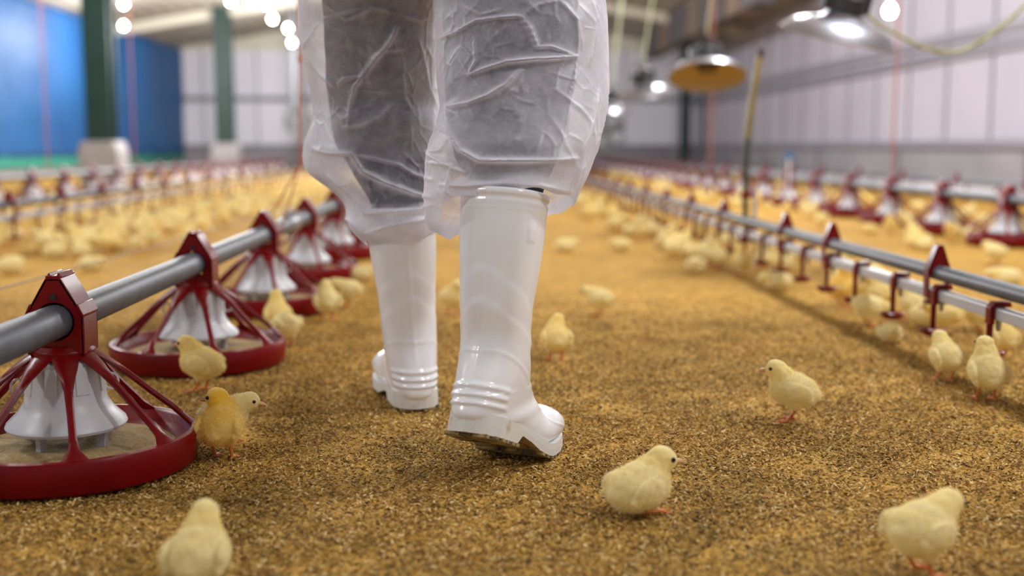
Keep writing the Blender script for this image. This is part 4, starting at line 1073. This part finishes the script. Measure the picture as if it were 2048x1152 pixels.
    for s in (-1, 1):                            # legs with three toes and a spur
        lg = MB()
        if sit: f = Vector((.014, s * .013, .0035)); k = Vector((-.004, s * .016, .008))
        else: f = Vector((.006 + .004 * s, s * .0135, .0035)); k = Vector((-.006, s * .0125, bz - .027))
        lg.tube([k, k.lerp(f, .5), f], [.0031, .0022, .0023], 8)
        for a, L in ((0, .019), (.6, .015), (-.6, .015), (math.pi, .007)):
            d = Vector((math.cos(a), math.sin(a), 0)); lg.tube([f, f + d * L * .5 + Vector((0, 0, .0005)), f + d * L + Vector((0, 0, -.002))], [.0022, .0017, .0007], 6)
        lg.build('leg', M['leg'], root)
    return root

PROTO = {}
def chick(pose, x, y, rz, label, group=None, scale=1.0, tone=.15):
    if pose in PROTO: o = copy_tree(PROTO[pose])
    else: o = PROTO[pose] = build_chick(pose, seed=len(PROTO) + 1)
    o.location = (x, y, -.002); o.rotation_euler = (0, 0, rz); o.scale = (scale,) * 3
    tag(o, label, 'chick')
    for ch in o.children: ch.color = (tone, 0, 0, 1)
    if group: o['group'] = group
    elif 'group' in o: del o['group']
    return o
AW = math.pi / 2      # heading away from the camera
NEAR = [
 ('standing', (400, 1198), AW - .05, 'pale chick seen from behind, cut by the lower picture edge beneath the nearest feeder', .98),
 ('looking_left', (445, 917), AW - .10, 'bright yellow chick seen from behind, head turned left, touching the nearest red pan', 1.02),
 ('stretching', (450, 886), .10, 'chick peeping out behind the bright yellow chick, beak pointing right', .95),
 ('sitting', (1278, 1024), .55, 'cream chick sitting on the litter in front of the raised boot', 1.12),
 ('standing', (1585, 842), math.pi - .25, 'cream chick standing alone on open litter, facing left with its eye showing', 1.06),
 ('stretching', (1840, 1150), .55, 'large blurred chick in the lower right corner, head towards the right edge', 1.05),
 ('looking_right', (1112, 720), AW + .1, 'yellowish chick standing just right of the boots, seen from behind', 1.0),
 ('stretching', (1200, 630), math.pi - .45, 'cream chick with lowered head walking left, behind the one next to the boots', .95),
 ('standing', (905, 628), -AW + .6, 'chick glimpsed in the gap between the two boots', 1.0),
 ('lying', (1130, 503), .2, 'small blurred chick resting on the open path, nearer to the coverall', 1.15),
 ('lying', (1243, 500), math.pi, 'small blurred chick lying flat on the open path, farther from the coverall', 1.05),
 ('standing', (1890, 762), AW + .1, 'cream chick seen from behind below the drip cups, left of two', 1.0),
 ('alert', (1972, 800), AW - .1, 'cream chick seen from behind below the drip cups, right of two', 1.06),
 ('alert', (1998, 716), AW + .3, 'yellow chick reaching up behind the right-hand red drinker', 1.0),
 ('lying', (1780, 682), -AW, 'small pale chick lying asleep in front of the drinker line', .85),
 ('pecking', (1735, 652), .3, 'cream chick bending its head beside a red drip cup', 1.05),
 ('alert', (1682, 612), .5, 'bright yellow and cream chick behind the one bending at the drinker line', 1.1),
 ('standing', (1758, 622), 2.2, 'yellow chick standing under the pale water pipe beside a drip cup', 1.05),
 ('standing', (1822, 640), 2.0, 'cream chick facing the camera side behind the drip cups', .95),
 ('stretching', (1890, 668), 2.8, 'yellowish chick beyond the second red drinker from the right edge', 1.0),
 ('lying', (1555, 578), 2.9, 'cream chick lying low at the middle of the drinker line', 1.1),
 ('stretching', (1548, 548), .4, 'yellowish chick standing right behind the one lying low at the drinker line', 1.0),
 ('alert', (1484, 549), 2.2, 'yellow chick drinking upright at the foot of the bent tube', 1.0),
 ('looking_left', (1416, 520), .5, 'cream chick standing tall left of the bent tube', 1.05),
 ('standing', (405, 782), math.pi - .30, 'pale yellow chick standing before the second feeder, facing left', 1.08),
 ('pecking', (572, 692), math.pi - .9, 'chick with orange legs showing at the edge of the second feeder, head towards the pan', 1.0),
 ('alert', (556, 668), AW + .3, 'yellow chick just behind the one at the edge of the second feeder', 1.0),
 ('standing', (655, 640), AW + .2, 'fluffy cream chick beside the third feeder, back to the camera', 1.08),
 ('stretching', (697, 612), math.pi + .4, 'chick half hidden behind the cream one beside the third feeder', 1.0),
 ('lying', (22, 546), 1.2, 'blurred chick lying by the left picture edge beyond the dark wire', 1.2),
 ('lying', (180, 540), 0, 'blurred pale chick lying alone between the wire and the drinking flock', 1.05),
 ('lying', (110, 514), .6, 'blurred chick resting at the front of the left flock, left of a close pair', 1.15),
 ('sitting', (162, 514), 2.4, 'blurred chick resting at the front of the left flock, right of a close pair', 1.05),
 ('stretching', (1990, 530), 2.0, 'blurred cream chick standing beyond the drinker line near the right edge', 1.1),
 ('lying', (2012, 572), 2.8, 'blurred cream chick resting behind the support pipe at the right edge', 1.2),
 ('lying', (722, 560), .3, 'blurred chick by the fourth feeder close to the left boot', 1.0),
 ('sitting', (1850, 500), 1.0, 'blurred chick sitting alone on the litter between the two right-hand rows', 1.0),
]
placed = []
for pose, (px, py), rz, lab, sc in NEAR:
    tone = .62 if lab.startswith('bright') else .26 if 'yellow' in ' '.join(lab.split()[:3]) else .06
    g = G(px, py); chick(pose, g.x, g.y, rz, lab, None, sc, tone); placed.append((g.x, g.y))

rnd = random.Random(11)
PO_F = ['standing', 'standing', 'alert', 'pecking', 'sitting', 'lying', 'stretching', 'looking_left']
WORD = {'standing': 'standing', 'alert': 'upright', 'pecking': 'pecking', 'sitting': 'sitting', 'lying': 'lying', 'stretching': 'leaning', 'looking_left': 'head-turned', 'looking_right': 'head-turned'}
feeders_xy = [(XF, Y0 + STEP * k) for k in range(20)] + [(XF2, Y2 + S2 * k) for k in range(24)] + [(XF3, 8.75 + .76 * k) for k in range(18)]
def free(x, y, d=.095):
    if any((x - a) ** 2 + (y - b) ** 2 < d * d for a, b in placed): return False
    return not any((x - a) ** 2 + (y - b) ** 2 < .245 ** 2 for a, b in feeders_xy)
def spots(n, xr, yr, bias=1.0, centre=None):
    out = []; tries = 0
    while len(out) < n and tries < n * 60:
        tries += 1; y = yr[0] + (yr[1] - yr[0]) * rnd.random() ** bias
        x = rnd.uniform(*xr) if centre is None else rnd.gauss(centre[0], centre[1])
        if not (xr[0] <= x <= xr[1]) or not free(x, y) or abs(x - XD) < .065 or abs(x + 2.0) < .055: continue
        placed.append((x, y)); out.append((x, y))
    return out
def flock(n, xr, yr, where, group, poses=PO_F, bias=1.0, centre=None):
    ym = (yr[0] + yr[1]) / 2 - (yr[1] - yr[0]) * .12
    for x, y in spots(n, xr, yr, bias, centre):
        p = rnd.choice(poses); tone = rnd.choice([-.04, .02, .08, .16, .28])
        lab = '%s %s chick %s, in the %s part' % (('cream', 'yellow')[tone > .12], WORD[p], where, ('nearer', 'farther')[y > ym])
        chick(p, x, y, rnd.uniform(0, 6.28), lab, group, rnd.uniform(.98, 1.18), tone)
flock(118, (-2.75, -1.30), (4.9, 9.6), 'in the flock around the left drinker line', 'chicks around the left drinker line', bias=1.55, centre=(-1.88, .36))
flock(20, (-1.5, -.95), (6.6, 10), 'on open litter behind the thick feed pipe', 'chicks beyond the left feeders', bias=1.2)
flock(46, (.66, 1.30), (4.1, 10.5), 'crowding the drinker line right of the boots', 'chicks along the right drinker line', bias=1.3, centre=(.93, .12))
flock(9, (1.06, 1.35), (2.6, 4.1), 'behind the right drinker line', 'chicks behind the right drinker line', centre=(1.18, .08))
flock(50, (1.95, 3.2), (4.9, 9.5), 'around the feeders by the right wall', 'chicks around the right wall feeders', bias=1.3)
flock(8, (-.25, .7), (7.5, 12), 'far down the open path', 'chicks far down the path')
def far_flock():
    bm = [ico((0, 0, .045), (.038, .028, .028), sub=2), ico((.022, 0, .070), (.018, .018, .020), sub=2), ico((.030, 0, .084), (.017, .015, .015), sub=2), ico((-.032, 0, .055), (.014, .012, .009), sub=2)]
    bv = np.array([tuple(v) for V, _ in bm for v in V]); bf = []; b = 0
    for V, Fc in bm: bf += [tuple(i + b for i in f) for f in Fc]; b += len(V)
    bf = np.array(bf); pts = spots(190, (-2.9, -1.1), (9.7, 21), centre=(-1.95, .42)) + spots(90, (-4.05, -3.0), (8.6, 20)) + spots(60, (.6, 1.4), (10.6, 21), centre=(.95, .15)) + spots(90, (1.9, 3.9), (9.6, 21)) + spots(30, (-.5, .7), (12, 21))
    Vs = []; Fs = []; T = []
    for k, (x, y) in enumerate(pts):
        a = rnd.uniform(0, 6.28); c, s_ = math.cos(a), math.sin(a); q = bv * rnd.uniform(.92, 1.1)
        if k % 4 == 0: q[:, 2] *= .72
        q = np.stack([q[:, 0] * c - q[:, 1] * s_ + x, q[:, 0] * s_ + q[:, 1] * c + y, q[:, 2] - .014], 1)
        Vs.append(q); Fs.append(bf + k * len(bv)); T.append(np.full(len(q), rnd.uniform(.1, .4)))
    o = mesh_np('distant_flock', np.concatenate(Vs), np.concatenate(Fs), M['down'], attr=('tint', np.concatenate(T))); o.color = (.1, 0, 0, 1)
    tag(o, 'far blurred mass of yellow chicks towards the end wall', 'flock', kind='stuff')
far_flock()
